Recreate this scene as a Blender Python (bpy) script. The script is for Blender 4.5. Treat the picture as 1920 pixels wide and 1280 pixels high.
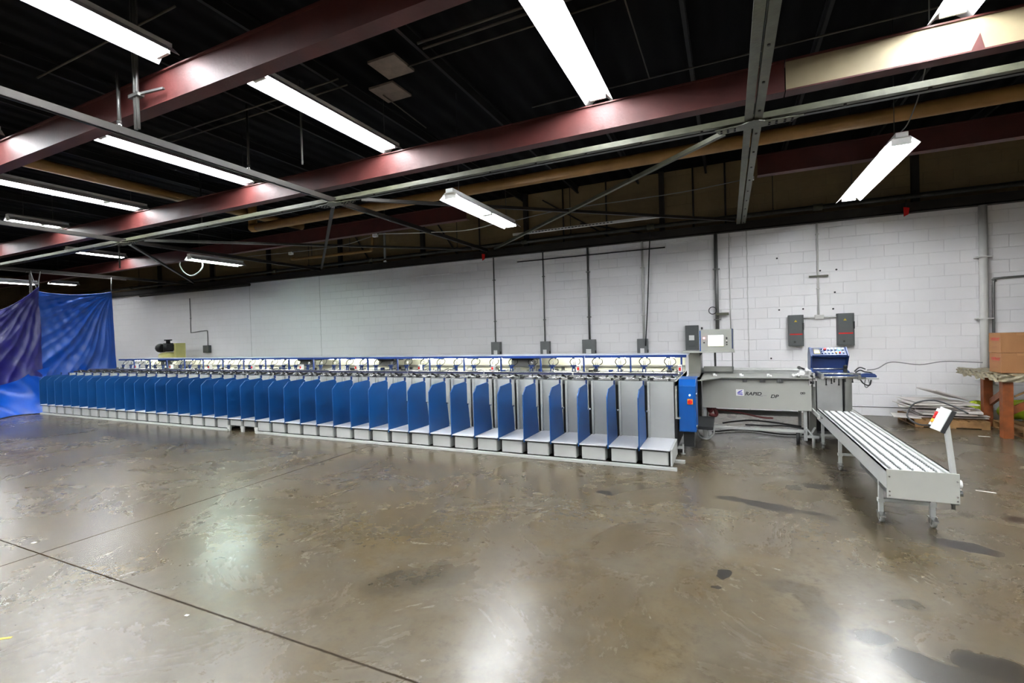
import bpy, math, random
from mathutils import Vector, Matrix
for o in list(bpy.data.objects): bpy.data.objects.remove(o)
scn = bpy.context.scene
col = scn.collection
random.seed(7)
PI = math.pi

# ------------------------------------------------------------ camera
F, YAW, PITCH, ROLL = 883.02, .4305243, -.01303307, -.02793287
CAM_Z = 1.6
fw = Vector((-math.sin(YAW)*math.cos(PITCH), math.cos(YAW)*math.cos(PITCH), math.sin(PITCH)))
rt = fw.cross(Vector((0, 0, 1))).normalized(); up = rt.cross(fw)
c_, s_ = math.cos(ROLL), math.sin(ROLL)
rt, up = c_*rt + s_*up, -s_*rt + c_*up
cam = bpy.data.objects.new('camera', bpy.data.cameras.new('camera')); col.objects.link(cam)
cam.matrix_world = Matrix(((rt.x, up.x, -fw.x, 0), (rt.y, up.y, -fw.y, 0), (rt.z, up.z, -fw.z, CAM_Z), (0, 0, 0, 1)))
cam.data.sensor_width = 36; cam.data.lens = F*36/1920; cam.data.clip_start = .05; cam.data.clip_end = 200
scn.camera = cam
# ------------------------------------------------------------ world, exposure, lamp strength
w = bpy.data.worlds.new('world'); scn.world = w; w.use_nodes = True
w.node_tree.nodes['Background'].inputs[0].default_value = (0, 0, 0, 1)
w.node_tree.nodes['Background'].inputs[1].default_value = 0
scn.view_settings.view_transform = 'Standard'; scn.view_settings.look = 'None'
scn.view_settings.exposure = 2.12; scn.view_settings.gamma = 1; scn.view_settings.use_curve_mapping = False
TUBE = 24.0          # emission of the ceiling tubes
CANOPY_TUBE = 14.0    # emission of the small tubes under the collator canopy

# ------------------------------------------------------------ materials
def lin(c):
    return tuple((x/255/12.92 if x/255 <= .04045 else ((x/255+.055)/1.055)**2.4) for x in c)
MATS = {}
def mat(name, rgb, rough=.5, metal=0., var=.12, scale=6., bump=0., bscale=40., spec=.5, emit=None, es=0., coat=0.):
    if name in MATS: return MATS[name]
    m = bpy.data.materials.new(name); m.use_nodes = True; nt = m.node_tree
    b = nt.nodes['Principled BSDF']; c = lin(rgb)
    b.inputs['Roughness'].default_value = rough; b.inputs['Metallic'].default_value = metal
    b.inputs['Specular IOR Level'].default_value = spec; b.inputs['Coat Weight'].default_value = coat
    if emit:
        b.inputs['Base Color'].default_value = (*c, 1)
        b.inputs['Emission Color'].default_value = (*lin(emit), 1); b.inputs['Emission Strength'].default_value = es
    elif var > 0:
        tc = nt.nodes.new('ShaderNodeTexCoord'); n = nt.nodes.new('ShaderNodeTexNoise'); r = nt.nodes.new('ShaderNodeValToRGB')
        n.inputs['Scale'].default_value = scale; n.inputs['Detail'].default_value = 5
        nt.links.new(tc.outputs['Object'], n.inputs['Vector']); nt.links.new(n.outputs['Fac'], r.inputs['Fac'])
        r.color_ramp.elements[0].position = .3; r.color_ramp.elements[1].position = .7
        r.color_ramp.elements[0].color = (*[x*(1-var) for x in c], 1); r.color_ramp.elements[1].color = (*[min(1, x*(1+var)) for x in c], 1)
        nt.links.new(r.outputs[0], b.inputs['Base Color'])
    else: b.inputs['Base Color'].default_value = (*c, 1)
    if bump > 0:
        tc = nt.nodes.new('ShaderNodeTexCoord'); n = nt.nodes.new('ShaderNodeTexNoise'); bp = nt.nodes.new('ShaderNodeBump')
        n.inputs['Scale'].default_value = bscale; n.inputs['Detail'].default_value = 4
        bp.inputs['Strength'].default_value = bump; bp.inputs['Distance'].default_value = .02
        nt.links.new(tc.outputs['Object'], n.inputs['Vector']); nt.links.new(n.outputs['Fac'], bp.inputs['Height'])
        nt.links.new(bp.outputs[0], b.inputs['Normal'])
    MATS[name] = m; return m

M = dict(
    grey=mat('machine grey paint', (160, 160, 153), .42, var=.03),
    greyd=mat('machine grey paint darker', (124, 124, 119), .45, var=.05),
    greym=mat('mid grey steel', (92, 93, 92), .45, .3, var=.1),
    bin=mat('feed bin grey', (166, 167, 164), .45, var=.03),
    shelf=mat('shelf laminate', (190, 190, 194), .35, var=.03),
    blue=mat('divider blue', (3, 66, 124), .42, var=.04),
    blueb=mat('cabinet blue', (2, 76, 150), .3, var=.03),
    blued=mat('console blue', (14, 44, 98), .35, var=.05),
    bluerail=mat('canopy blue', (24, 56, 124), .35, var=.05),
    black=mat('black plastic', (18, 18, 19), .5, var=.1),
    rubber=mat('black rubber', (28, 29, 30), .7, var=.1),
    dark=mat('dark chassis', (30, 31, 32), .6, var=.1),
    chrome=mat('bright steel', (215, 215, 215), .22, .9, var=.05),
    alu=mat('aluminium', (200, 200, 198), .35, .5, var=.06),
    white=mat('white plastic', (232, 232, 230), .4, var=.02),
    cream=mat('cream back cover', (214, 214, 196), .5, var=.05),
    roof=mat('canopy top', (190, 196, 210), .3, var=.03),
    red=mat('red plastic', (205, 26, 22), .35, var=.04),
    yellow=mat('yellow plastic', (236, 170, 40), .4, var=.04),
    rust=mat('red oxide steel', (74, 28, 25), .6, .0, var=.22, scale=3, bump=.1, bscale=30),
    beige=mat('beige painted steel', (150, 136, 108), .5, var=.15, scale=3),
    olive=mat('olive grey steel', (76, 76, 60), .5, .1, var=.22, scale=9, bump=.1),
    steel=mat('galvanised steel', (62, 62, 58), .4, .6, var=.2, scale=12),
    darksteel=mat('dark painted steel', (36, 31, 27), .6, .2, var=.3, scale=5),
    ypipe=mat('yellow wrapped pipe', (146, 108, 56), .6, var=.18, scale=5),
    conduit=mat('conduit', (120, 120, 118), .35, .6, var=.08),
    conduitw=mat('painted conduit', (206, 204, 200), .45, var=.05),
    jbox=mat('grey enamel box', (82, 85, 85), .5, .1, var=.06),
    jboxl=mat('light grey enamel box', (108, 110, 110), .5, .1, var=.06),
    reflector=mat('lamp reflector enamel', (235, 235, 235), .45, var=.03),
    ceilp=mat('ceiling conduit', (84, 80, 70), .5, .3, var=.2),
    tile=mat('ceiling plate', (120, 108, 98), .7, var=.2, scale=9),
    wood=mat('orange brown timber', (132, 68, 24), .6, var=.3, scale=7, bump=.2),
    woodl=mat('pallet wood', (140, 104, 64), .7, var=.25, scale=9, bump=.2),
    card=mat('cardboard', (150, 104, 64), .7, var=.05),
    cardd=mat('cardboard end', (164, 116, 74), .7, var=.05),
    paper=mat('white paper board', (200, 193, 188), .6, var=.05),
    wrap=mat('wrinkled plastic wrap', (140, 130, 106), .3, var=.3, scale=20, bump=.8, bscale=22),
    lime=mat('lime plastic', (178, 196, 40), .5, var=.1),
    tankc=mat('pale yellow enamel', (196, 190, 120), .4, var=.06),
    joist=mat('black joist paint', (8, 8, 9), .7, var=.1),
    greyblue=mat('grey blue rail', (70, 74, 104), .35, .3, var=.06),
    panel=mat('bin back panel grey', (160, 161, 158), .45, var=.03),
    rollerw=mat('white roller', (196, 197, 196), .35, var=.02),
    cable=mat('black cable', (20, 18, 20), .5, var=.05),
    cablew=mat('white cable', (205, 205, 200), .5, var=.05),
    cableg=mat('grey cable', (120, 120, 120), .5, var=.05),
    hose=mat('dark red hose', (84, 18, 18), .5, var=.1),
    tape=mat('yellow tape', (208, 176, 40), .5, var=.1),
    ink=mat('black print', (12, 12, 16), .5, var=0),
    inkg=mat('grey print', (120, 120, 122), .5, var=0),
    inkb=mat('blue print', (44, 40, 170), .4, var=0),
    redpr=mat('red print', (176, 44, 34), .6, var=0),
    brownpr=mat('brown print', (140, 86, 48), .6, var=0),
    tube=mat('lit tube', (255, 255, 255), .4, emit=(247, 252, 255), es=TUBE),
    tubeg=mat('lit tube greenish', (255, 255, 255), .4, emit=(225, 255, 244), es=TUBE),
    ctube=mat('lit canopy tube', (255, 255, 255), .4, emit=(255, 253, 236), es=CANOPY_TUBE),
    screen=mat('lit screen', (255, 255, 255), .3, emit=(246, 255, 250), es=1.25),
    screeny=mat('lit screen yellow bar', (255, 255, 200), .3, emit=(236, 244, 130), es=1.0),
    screeno=mat('lit small display', (255, 200, 120), .3, emit=(240, 200, 90), es=.7),
    glowr=mat('lit red lamp', (255, 90, 90), .3, emit=(255, 150, 165), es=1.1),
    gloww=mat('lit white lamp', (255, 255, 255), .3, emit=(250, 250, 255), es=1.2),
    glowg=mat('lit green button', (150, 255, 220), .3, emit=(110, 240, 190), es=.8),
)

# ------------------------------------------------------------ mesh helpers
ORG = {}
class MB:
    def __init__(s, X=None): s.v = []; s.f = []; s.sm = []; s.X = X
    def _v(s, p):
        p = Vector(p)
        s.v.append(s.X @ p if s.X is not None else p); return len(s.v)-1
    def _f(s, ids, sm=False): s.f.append(ids); s.sm.append(sm)
    def box(s, x0, x1, y0, y1, z0, z1):
        i = [s._v(p) for p in ((x0,y0,z0),(x1,y0,z0),(x1,y1,z0),(x0,y1,z0),(x0,y0,z1),(x1,y0,z1),(x1,y1,z1),(x0,y1,z1))]
        for q in ((3,2,1,0),(4,5,6,7),(0,1,5,4),(1,2,6,5),(2,3,7,6),(3,0,4,7)): s._f([i[k] for k in q])
        return s
    def ring(s, c, u, v, r, n): return [s._v(c+u*(r*math.cos(2*PI*k/n))+v*(r*math.sin(2*PI*k/n))) for k in range(n)]
    def frame(s, d):
        d = d.normalized(); a = Vector((0,0,1)) if abs(d.z) < .9 else Vector((1,0,0))
        u = d.cross(a).normalized(); return u, u.cross(d).normalized()*-1
    def cyl(s, p0, p1, r, r2=None, n=12, cap=True):
        p0, p1 = Vector(p0), Vector(p1); u, v = s.frame(p1-p0)
        a = s.ring(p0, u, v, r, n); b = s.ring(p1, u, v, r if r2 is None else r2, n)
        for k in range(n): s._f([a[k], a[(k+1)%n], b[(k+1)%n], b[k]], True)
        if cap: s._f(a[::-1]); s._f(b)
        return s
    def tube(s, pts, r, n=8, steps=6):
        P = [Vector(p) for p in pts]
        if len(P) > 2 and steps > 1:
            Q = [P[0]*2-P[1]]+P+[P[-1]*2-P[-2]]; R = []
            for i in range(1, len(Q)-2):
                for k in range(steps):
                    t = k/steps; a, b, c, d = Q[i-1:i+3]
                    R.append(.5*((2*b)+(c-a)*t+(2*a-5*b+4*c-d)*t*t+(3*b-a-3*c+d)*t**3))
            R.append(P[-1]); P = R
        prev = None; u = None
        for i, p in enumerate(P):
            d = (P[min(i+1, len(P)-1)]-P[max(i-1, 0)]).normalized()
            if u is None: u, _ = s.frame(d)
            u = (u-d*u.dot(d)).normalized(); v = d.cross(u)
            g = s.ring(p, u, v, r, n)
            if prev:
                for k in range(n): s._f([prev[k], prev[(k+1)%n], g[(k+1)%n], g[k]], True)
            else: s._f(g[::-1])
            prev = g
        s._f(prev); return s
    def prism(s, poly, ax, a, b):
        def P(u, v, t): return {'x': (t,u,v), 'y': (u,t,v), 'z': (u,v,t)}[ax]
        A = [s._v(P(u,v,a)) for u, v in poly]; B = [s._v(P(u,v,b)) for u, v in poly]; n = len(poly)
        for k in range(n): s._f([A[k], A[(k+1)%n], B[(k+1)%n], B[k]])
        s._f(A[::-1]); s._f(B); return s
    def bar(s, p0, p1, wd, ht):
        p0, p1 = Vector(p0), Vector(p1); d = (p1-p0).normalized()
        a = Vector((0,0,1)) if abs(d.z) < .95 else Vector((0,1,0))
        u = d.cross(a).normalized(); v = u.cross(d).normalized(); i = []
        for p in (p0, p1):
            for x, y in ((-1,-1),(1,-1),(1,1),(-1,1)): i.append(s._v(p+u*(x*wd/2)+v*(y*ht/2)))
        for q in ((3,2,1,0),(4,5,6,7),(0,1,5,4),(1,2,6,5),(2,3,7,6),(3,0,4,7)): s._f([i[k] for k in q])
        return s
    def torus(s, c, ax, R, r, n=28, m=8):
        c = Vector(c); u, v = s.frame(Vector(ax)); w_ = Vector(ax).normalized(); G = []
        for k in range(n):
            d = u*math.cos(2*PI*k/n)+v*math.sin(2*PI*k/n)
            G.append([s._v(c+d*(R+r*math.cos(2*PI*j/m))+w_*(r*math.sin(2*PI*j/m))) for j in range(m)])
        for k in range(n):
            for j in range(m): s._f([G[k][j], G[(k+1)%n][j], G[(k+1)%n][(j+1)%m], G[k][(j+1)%m]], True)
        return s
    def sphere(s, c, r, n=12, m=8, sc=(1,1,1)):
        c = Vector(c); G = []
        for j in range(1, m):
            t = PI*j/m; G.append([s._v(c+Vector((r*sc[0]*math.sin(t)*math.cos(2*PI*k/n), r*sc[1]*math.sin(t)*math.sin(2*PI*k/n), r*sc[2]*math.cos(t)))) for k in range(n)])
        a = s._v(c+Vector((0,0,r*sc[2]))); b = s._v(c-Vector((0,0,r*sc[2])))
        for k in range(n):
            s._f([a, G[0][k], G[0][(k+1)%n]], True); s._f([b, G[-1][(k+1)%n], G[-1][k]], True)
            for j in range(m-2): s._f([G[j][k], G[j+1][k], G[j+1][(k+1)%n], G[j][(k+1)%n]], True)
        return s
    def sheet(s, fn, nu, nv):
        G = [[s._v(fn(i/nu, j/nv)) for j in range(nv+1)] for i in range(nu+1)]
        for i in range(nu):
            for j in range(nv): s._f([G[i][j], G[i+1][j], G[i+1][j+1], G[i][j+1]], True)
        return s
    def build(s, name, m, parent=None, bevel=0, label=None):
        if parent is not None: org = ORG[parent.name]
        else:
            lo = [min(p[k] for p in s.v) for k in range(3)]; hi = [max(p[k] for p in s.v) for k in range(3)]
            org = Vector(((lo[0]+hi[0])/2, (lo[1]+hi[1])/2, lo[2]))
        me = bpy.data.meshes.new(name); me.from_pydata([p-org for p in s.v], [], s.f)
        me.polygons.foreach_set('use_smooth', s.sm); me.materials.append(m if not isinstance(m, str) else M[m]); me.update()
        o = bpy.data.objects.new(name, me); col.objects.link(o)
        if parent is not None: o.parent = parent
        else: o.location = org
        ORG[o.name] = org
        if bevel:
            b = o.modifiers.new('bevel', 'BEVEL'); b.width = bevel; b.segments = 2; b.limit_method = 'ANGLE'; b.angle_limit = .9
        if label: o['label'] = label
        return o
def thing(name, label, cat, loc, group=None):
    o = bpy.data.objects.new(name, None); col.objects.link(o); o.location = loc; o.empty_display_size = .1
    o['label'] = label; o['category'] = cat
    if group: o['group'] = group
    ORG[o.name] = Vector(loc); return o
def tag(o, label, cat, group=None, kind=None):
    o['label'] = label; o['category'] = cat
    if group: o['group'] = group
    if kind: o['kind'] = kind
    return o
def struct(name, mb, m, label=None, bevel=0):
    o = mb.build(name, m, None, bevel); o['kind'] = 'structure'
    if label: o['label'] = label
    return o
def B(*a): return MB().box(*a)
def text(name, body, size, loc, m, parent, shear=0., off=0., rot=(PI/2, 0, 0), label=None, sx=1.):
    cu = bpy.data.curves.new(name, 'FONT'); cu.body = body; cu.size = size; cu.shear = shear; cu.offset = off; cu.extrude = .001
    cu.align_x = 'CENTER'; cu.align_y = 'CENTER'
    t = bpy.data.objects.new(name+' tmp', cu); col.objects.link(t)
    me = bpy.data.meshes.new_from_object(t); bpy.data.objects.remove(t)
    R = Matrix.Translation(Vector(loc)-ORG[parent.name]) @ (Matrix.Rotation(rot[2], 4, 'Z') @ Matrix.Rotation(rot[0], 4, 'X')) @ Matrix.Diagonal((sx, 1, 1, 1))
    me.transform(R); me.materials.clear(); me.materials.append(M[m])
    o = bpy.data.objects.new(name, me); col.objects.link(o); o.parent = parent; ORG[o.name] = ORG[parent.name]
    if label: o['label'] = label
    return o

# ============================================================ SETTING
X0, X1, Y0, Y1, ZC = -30., 9., -8., 10.27, 4.95
def node(nt, t, **k):
    n = nt.nodes.new(t)
    for a, b in k.items(): setattr(n, a, b)
    return n
def math_n(nt, op, a, b=None, clamp=False):
    n = node(nt, 'ShaderNodeMath', operation=op); n.use_clamp = clamp
    for i, x in enumerate((a, b)):
        if x is None: continue
        if isinstance(x, (int, float)): n.inputs[i].default_value = x
        else: nt.links.new(x, n.inputs[i])
    return n.outputs[0]
def mixc(nt, fac, a, b, mode='MIX'):
    n = node(nt, 'ShaderNodeMix', data_type='RGBA', blend_type=mode)
    for s, x in ((0, fac), (6, a), (7, b)):
        if isinstance(x, (int, float)): n.inputs[s].default_value = x
        elif isinstance(x, tuple): n.inputs[s].default_value = (*x, 1)
        else: nt.links.new(x, n.inputs[s])
    return n.outputs[2]
def noise(nt, vec, sc, det=5, rough=.5, dist=0):
    n = node(nt, 'ShaderNodeTexNoise'); n.inputs['Scale'].default_value = sc; n.inputs['Detail'].default_value = det
    n.inputs['Roughness'].default_value = rough; n.inputs['Distortion'].default_value = dist
    nt.links.new(vec, n.inputs['Vector']); return n.outputs['Fac']
def ramp(nt, x, a, b):
    n = node(nt, 'ShaderNodeMapRange'); nt.links.new(x, n.inputs[0]); n.inputs[1].default_value = a; n.inputs[2].default_value = b
    return n.outputs[0]

def floor_material():
    m = bpy.data.materials.new('stained polished concrete'); m.use_nodes = True; nt = m.node_tree; b = nt.nodes['Principled BSDF']
    g = node(nt, 'ShaderNodeNewGeometry'); P = g.outputs['Position']
    big = noise(nt, P, .45, 8, .62); mid = noise(nt, P, 2.2, 8, .65, .4); fine = noise(nt, P, 14, 8, .7)
    c = mixc(nt, ramp(nt, big, .35, .65), lin((76, 67, 52)), lin((98, 91, 78)))
    c = mixc(nt, math_n(nt, 'MULTIPLY', ramp(nt, mid, .38, .66), .75), c, lin((84, 70, 45)))
    c = mixc(nt, math_n(nt, 'MULTIPLY', ramp(nt, fine, .5, .75), .6), c, lin((52, 43, 31)))
    mot = noise(nt, P, 1.1, 14, .72, .8); mot2 = noise(nt, P, 5.5, 12, .75, .3)
    c = mixc(nt, math_n(nt, 'MULTIPLY', ramp(nt, mot, .42, .66), .5), c, lin((62, 52, 36)))
    c = mixc(nt, math_n(nt, 'MULTIPLY', ramp(nt, mot2, .48, .72), .4), c, lin((100, 92, 77)))
    # long scuffs
    mp = node(nt, 'ShaderNodeMapping'); nt.links.new(P, mp.inputs[0]); mp.inputs['Rotation'].default_value = (0, 0, .5); mp.inputs['Scale'].default_value = (1.2, 7, 1)
    sc = noise(nt, mp.outputs[0], 1.6, 9, .75)
    c = mixc(nt, math_n(nt, 'MULTIPLY', ramp(nt, sc, .58, .75), .45), c, lin((66, 57, 43)))
    # small dark specks
    vo = node(nt, 'ShaderNodeTexVoronoi'); vo.inputs['Scale'].default_value = 1.7; nt.links.new(P, vo.inputs['Vector'])
    sp = math_n(nt, 'SUBTRACT', 1, ramp(nt, math_n(nt, 'ADD', vo.outputs['Distance'], math_n(nt, 'MULTIPLY', math_n(nt, 'SUBTRACT', fine, .5), .10)), .004, .03), True)
    c = mixc(nt, math_n(nt, 'MULTIPLY', sp, .15), c, lin((50, 45, 38)))
    # oil stains: centre x, y, half lengths, angle, strength
    dn = node(nt, 'ShaderNodeTexNoise'); dn.inputs['Scale'].default_value = 3.2; dn.inputs['Detail'].default_value = 6; nt.links.new(P, dn.inputs['Vector'])
    dv = node(nt, 'ShaderNodeVectorMath', operation='SUBTRACT'); nt.links.new(dn.outputs['Color'], dv.inputs[0]); dv.inputs[1].default_value = (.5, .5, .5)
    ds = node(nt, 'ShaderNodeVectorMath', operation='SCALE'); nt.links.new(dv.outputs[0], ds.inputs[0]); ds.inputs['Scale'].default_value = .32
    da = node(nt, 'ShaderNodeVectorMath', operation='ADD'); nt.links.new(P, da.inputs[0]); nt.links.new(ds.outputs[0], da.inputs[1])
    tot = None
    for x, y, a, bb, rot, st in ((.06,4.86,.17,.07,-.3,.8),(.30,4.76,.2,.10,-.4,.85),(.60,4.70,.26,.04,-.1,.7),(.75,4.58,.12,.03,0,.6),
                                 (.78,5.55,.12,.09,0,.8),(.57,5.45,.08,.06,0,.5),(.60,5.8,.08,.05,0,.4),(1.52,4.38,.19,.10,-.3,.9),(1.28,4.50,.12,.03,.2,.5),
                                 (2.14,5.08,.17,.09,0,.85),(.62,2.92,.10,.09,0,.8),(.86,2.74,.22,.12,-.3,.75),(1.08,2.86,.14,.12,0,.8),(1.0,2.62,.2,.1,0,.7),
                                 (-.04,3.36,.05,.04,0,.95),(-.115,3.17,.03,.025,0,.9),(-1.14,4.64,.10,.06,0,.8),(.42,3.12,.07,.22,.2,.3),(.3,3.3,.16,.1,0,.3),
                                 (-1.98,2.5,.16,.3,-.6,.35),(-1.75,2.62,.1,.25,-.6,.25),(-9,5.0,1.8,.5,0,.4),(-12.,4.4,1.4,.5,0,.35),(.9,3.35,.12,.06,0,.4)):
        mp = node(nt, 'ShaderNodeMapping', vector_type='TEXTURE'); nt.links.new(da.outputs[0], mp.inputs[0])
        mp.inputs['Location'].default_value = (x, y, 0); mp.inputs['Rotation'].default_value = (0, 0, rot); mp.inputs['Scale'].default_value = (a, bb, 1e3)
        ln = node(nt, 'ShaderNodeVectorMath', operation='LENGTH'); nt.links.new(mp.outputs[0], ln.inputs[0])
        k = math_n(nt, 'MULTIPLY', math_n(nt, 'SUBTRACT', 1, ramp(nt, ln.outputs['Value'], .75, 1.15), True), st)
        tot = k if tot is None else math_n(nt, 'MAXIMUM', tot, k)
    c = mixc(nt, math_n(nt, 'MULTIPLY', tot, .95), c, lin((26, 24, 24)))
    # saw-cut control joints
    sx = node(nt, 'ShaderNodeSeparateXYZ'); nt.links.new(P, sx.inputs[0])
    wob = math_n(nt, 'MULTIPLY', math_n(nt, 'SUBTRACT', fine, .5), .010)
    jo = None
    for out, v in ((sx.outputs[0], -4.92), (sx.outputs[1], 1.765)):
        d = math_n(nt, 'ABSOLUTE', math_n(nt, 'ADD', math_n(nt, 'SUBTRACT', out, v), wob))
        k = math_n(nt, 'SUBTRACT', 1, ramp(nt, d, .004, .010), True); jo = k if jo is None else math_n(nt, 'MAXIMUM', jo, k)
    c = mixc(nt, math_n(nt, 'MULTIPLY', jo, .8), c, lin((30, 22, 19)))
    nt.links.new(c, b.inputs['Base Color'])
    r = math_n(nt, 'ADD', .21, math_n(nt, 'MULTIPLY', mot, .12)); r = math_n(nt, 'SUBTRACT', r, math_n(nt, 'MULTIPLY', tot, .04)); nt.links.new(r, b.inputs['Roughness'])
    nt.links.new(math_n(nt, 'MULTIPLY', math_n(nt, 'SUBTRACT', 1, jo), .55), b.inputs['Specular IOR Level'])
    bp = node(nt, 'ShaderNodeBump'); bp.inputs['Strength'].default_value = .015; bp.inputs['Distance'].default_value = .01
    nt.links.new(math_n(nt, 'SUBTRACT', mid, math_n(nt, 'MULTIPLY', jo, 1.5)), bp.inputs['Height']); nt.links.new(bp.outputs[0], b.inputs['Normal'])
    return m
def block_material(name, rgb, dirt, bump=.5, cracks=()):
    m = bpy.data.materials.new(name); m.use_nodes = True; nt = m.node_tree; b = nt.nodes['Principled BSDF']
    g = node(nt, 'ShaderNodeNewGeometry'); P = g.outputs['Position']
    sx = node(nt, 'ShaderNodeSeparateXYZ'); nt.links.new(P, sx.inputs[0])
    cb = node(nt, 'ShaderNodeCombineXYZ'); nt.links.new(math_n(nt, 'ADD', sx.outputs[0], sx.outputs[1]), cb.inputs[0]); nt.links.new(math_n(nt, 'ADD', sx.outputs[2], .04), cb.inputs[1])
    br = node(nt, 'ShaderNodeTexBrick'); nt.links.new(cb.outputs[0], br.inputs['Vector'])
    br.inputs['Scale'].default_value = 1; br.inputs['Brick Width'].default_value = .406; br.inputs['Row Height'].default_value = .2032
    br.inputs['Mortar Size'].default_value = .007; br.inputs['Mortar Smooth'].default_value = .6; br.inputs['Bias'].default_value = 0
    br.inputs['Color1'].default_value = (1, 1, 1, 1); br.inputs['Color2'].default_value = (.985, .985, .985, 1); br.inputs['Mortar'].default_value = (.91, .91, .91, 1)
    n1 = noise(nt, P, .7, 6, .6); n2 = noise(nt, P, 9, 6, .6)
    c = mixc(nt, ramp(nt, n1, .35, .7), lin(rgb), lin(dirt)); c = mixc(nt, math_n(nt, 'MULTIPLY', ramp(nt, n2, .5, .8), .25), c, lin(dirt))
    c = mixc(nt, 1., c, br.outputs['Color'], 'MULTIPLY')
    if cracks:
        k_ = None
        for xc in cracks:
            d = math_n(nt, 'ABSOLUTE', math_n(nt, 'ADD', math_n(nt, 'SUBTRACT', sx.outputs[0], xc), math_n(nt, 'MULTIPLY', math_n(nt, 'SUBTRACT', n2, .5), .03)))
            k = math_n(nt, 'SUBTRACT', 1, ramp(nt, d, .005, .014), True); k_ = k if k_ is None else math_n(nt, 'MAXIMUM', k_, k)
        c = mixc(nt, math_n(nt, 'MULTIPLY', k_, .5), c, lin((120, 116, 112)))
    nt.links.new(c, b.inputs['Base Color']); b.inputs['Roughness'].default_value = .55
    h = math_n(nt, 'ADD', math_n(nt, 'MULTIPLY', br.outputs['Fac'], -1), math_n(nt, 'MULTIPLY', n2, .5))
    bp = node(nt, 'ShaderNodeBump'); bp.inputs['Strength'].default_value = bump; bp.inputs['Distance'].default_value = .012
    nt.links.new(h, bp.inputs['Height']); nt.links.new(bp.outputs[0], b.inputs['Normal'])
    return m
def deck_material():
    m = bpy.data.materials.new('black painted deck'); m.use_nodes = True; nt = m.node_tree; b = nt.nodes['Principled BSDF']
    g = node(nt, 'ShaderNodeNewGeometry'); P = g.outputs['Position']
    wv = node(nt, 'ShaderNodeTexWave', wave_type='BANDS', bands_direction='X'); wv.inputs['Scale'].default_value = 1.05; nt.links.new(P, wv.inputs['Vector'])
    n = noise(nt, P, 1.3, 6, .6)
    nt.links.new(mixc(nt, ramp(nt, n, .35, .7), lin((5, 5, 7)), lin((9, 9, 10))), b.inputs['Base Color'])
    b.inputs['Roughness'].default_value = .9; b.inputs['Specular IOR Level'].default_value = .15
    bp = node(nt, 'ShaderNodeBump'); bp.inputs['Strength'].default_value = .8; bp.inputs['Distance'].default_value = .04
    nt.links.new(wv.outputs['Fac'], bp.inputs['Height']); nt.links.new(bp.outputs[0], b.inputs['Normal'])
    return m
WALL = block_material('white painted block', (241, 239, 241), (238, 235, 235), .55, (.36, -10.9, -13.94))
WALLD = block_material('brown painted block', (140, 118, 80), (112, 94, 64), .5)
WALLB = block_material('grey painted block', (150, 148, 145), (130, 128, 124), .5)
FLOORM = floor_material(); DECK = deck_material()
struct('floor', B(X0, X1, Y0, Y1+.5, -.1, 0), FLOORM, 'stained brown polished concrete floor with saw-cut joints')
struct('ceiling', B(X0, X1, Y0, Y1+.5, ZC, ZC+.1), DECK, 'black painted ribbed roof deck')
struct('wall_back', B(X0, X1, Y1, Y1+.5, 0, 3.5), WALL, 'long white painted block wall')
struct('wall_back_upper', B(X0, X1, Y1+.2, Y1+.5, 3.5, ZC), WALLD, 'dark brown upper block wall above the steel ledge')
struct('wall_left', B(X0-.2, X0, Y0, Y1+.5, 0, ZC), WALLD, 'dark far end wall beyond the tarps')
struct('wall_right', B(X1, X1+.2, Y0, Y1+.5, 0, ZC), WALLB)
struct('wall_front', B(X0, X1, Y0-.2, Y0, 0, ZC), WALLB)
struct('baseboard_back', B(X0, X1, Y1-.03, Y1, 0, .155), WALL, 'low painted curb along the foot of the white wall', .004)
struct('trim_1', MB().box(X0, X1, Y1-.16, Y1+.2, 3.5, 3.515).box(X0, X1, Y1-.16, Y1-.145, 3.5, 3.66).box(X0, X1, Y1+.0, Y1+.2, 3.515, 3.6), M['darksteel'], 'dark steel angle ledge along the top of the white wall')
# short flat joint cap below the curb line on the right
struct('trim_2', B(1.6, 3.6, Y1-.034, Y1-.028, .145, .158), M['greym'], 'dark joint line on top of the wall curb')

# wall anchors (black dots on the white wall)
for x, z in ((.87,2.92),(1.56,2.63),(1.81,2.63),(1.78,2.22),(.89,1.94),(1.28,1.94),(1.75,1.92),(.74,1.02)):
    o = MB().cyl((x, Y1-.012, z), (x, Y1+.01, z), .016, n=10).build('wall_anchor', 'black')
    tag(o, 'small black anchor plug left in the white block wall above the right machines', 'anchor', 'black anchor plugs in the white wall')

# ============================================================ ROOF STEEL
BZ0, BZ1 = 3.9, 4.2
def beam(y, x0, x1, m, label, name='roof_beam', group='red steel roof beams'):
    t = thing(name, label, 'beam', ((x0+x1)/2, y, BZ0), group)
    mb = MB(); mb.box(x0, x1, y-.006, y+.006, BZ0+.014, BZ1-.014); mb.build('web', m, t)
    mb = MB(); mb.box(x0, x1, y-.02, y+.12, BZ0, BZ0+.014); mb.build('bottom_flange', 'rust', t)
    mb = MB(); mb.box(x0, x1, y-.03, y+.11, BZ1-.014, BZ1); mb.build('top_flange', 'rust', t)
    return t
beam(2.75, X0, X1, 'rust', 'red roof beam nearest the camera, crossing the upper left corner')
beam(5.35, X0, .55, 'rust', 'longest red roof beam lit pink under the strip lights, rising across the picture')
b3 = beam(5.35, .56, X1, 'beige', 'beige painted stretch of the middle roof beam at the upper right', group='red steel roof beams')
MB().prism([(1.93, BZ0+.014), (2.02, BZ0+.014), (1.99, BZ0+.15)], 'y', 5.335, 5.343).build('stiffener', 'rust', b3)
beam(8.05, X0, -4.6, 'rust', 'dark red roof beam farthest back at the left, ending behind the low middle light')
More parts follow.
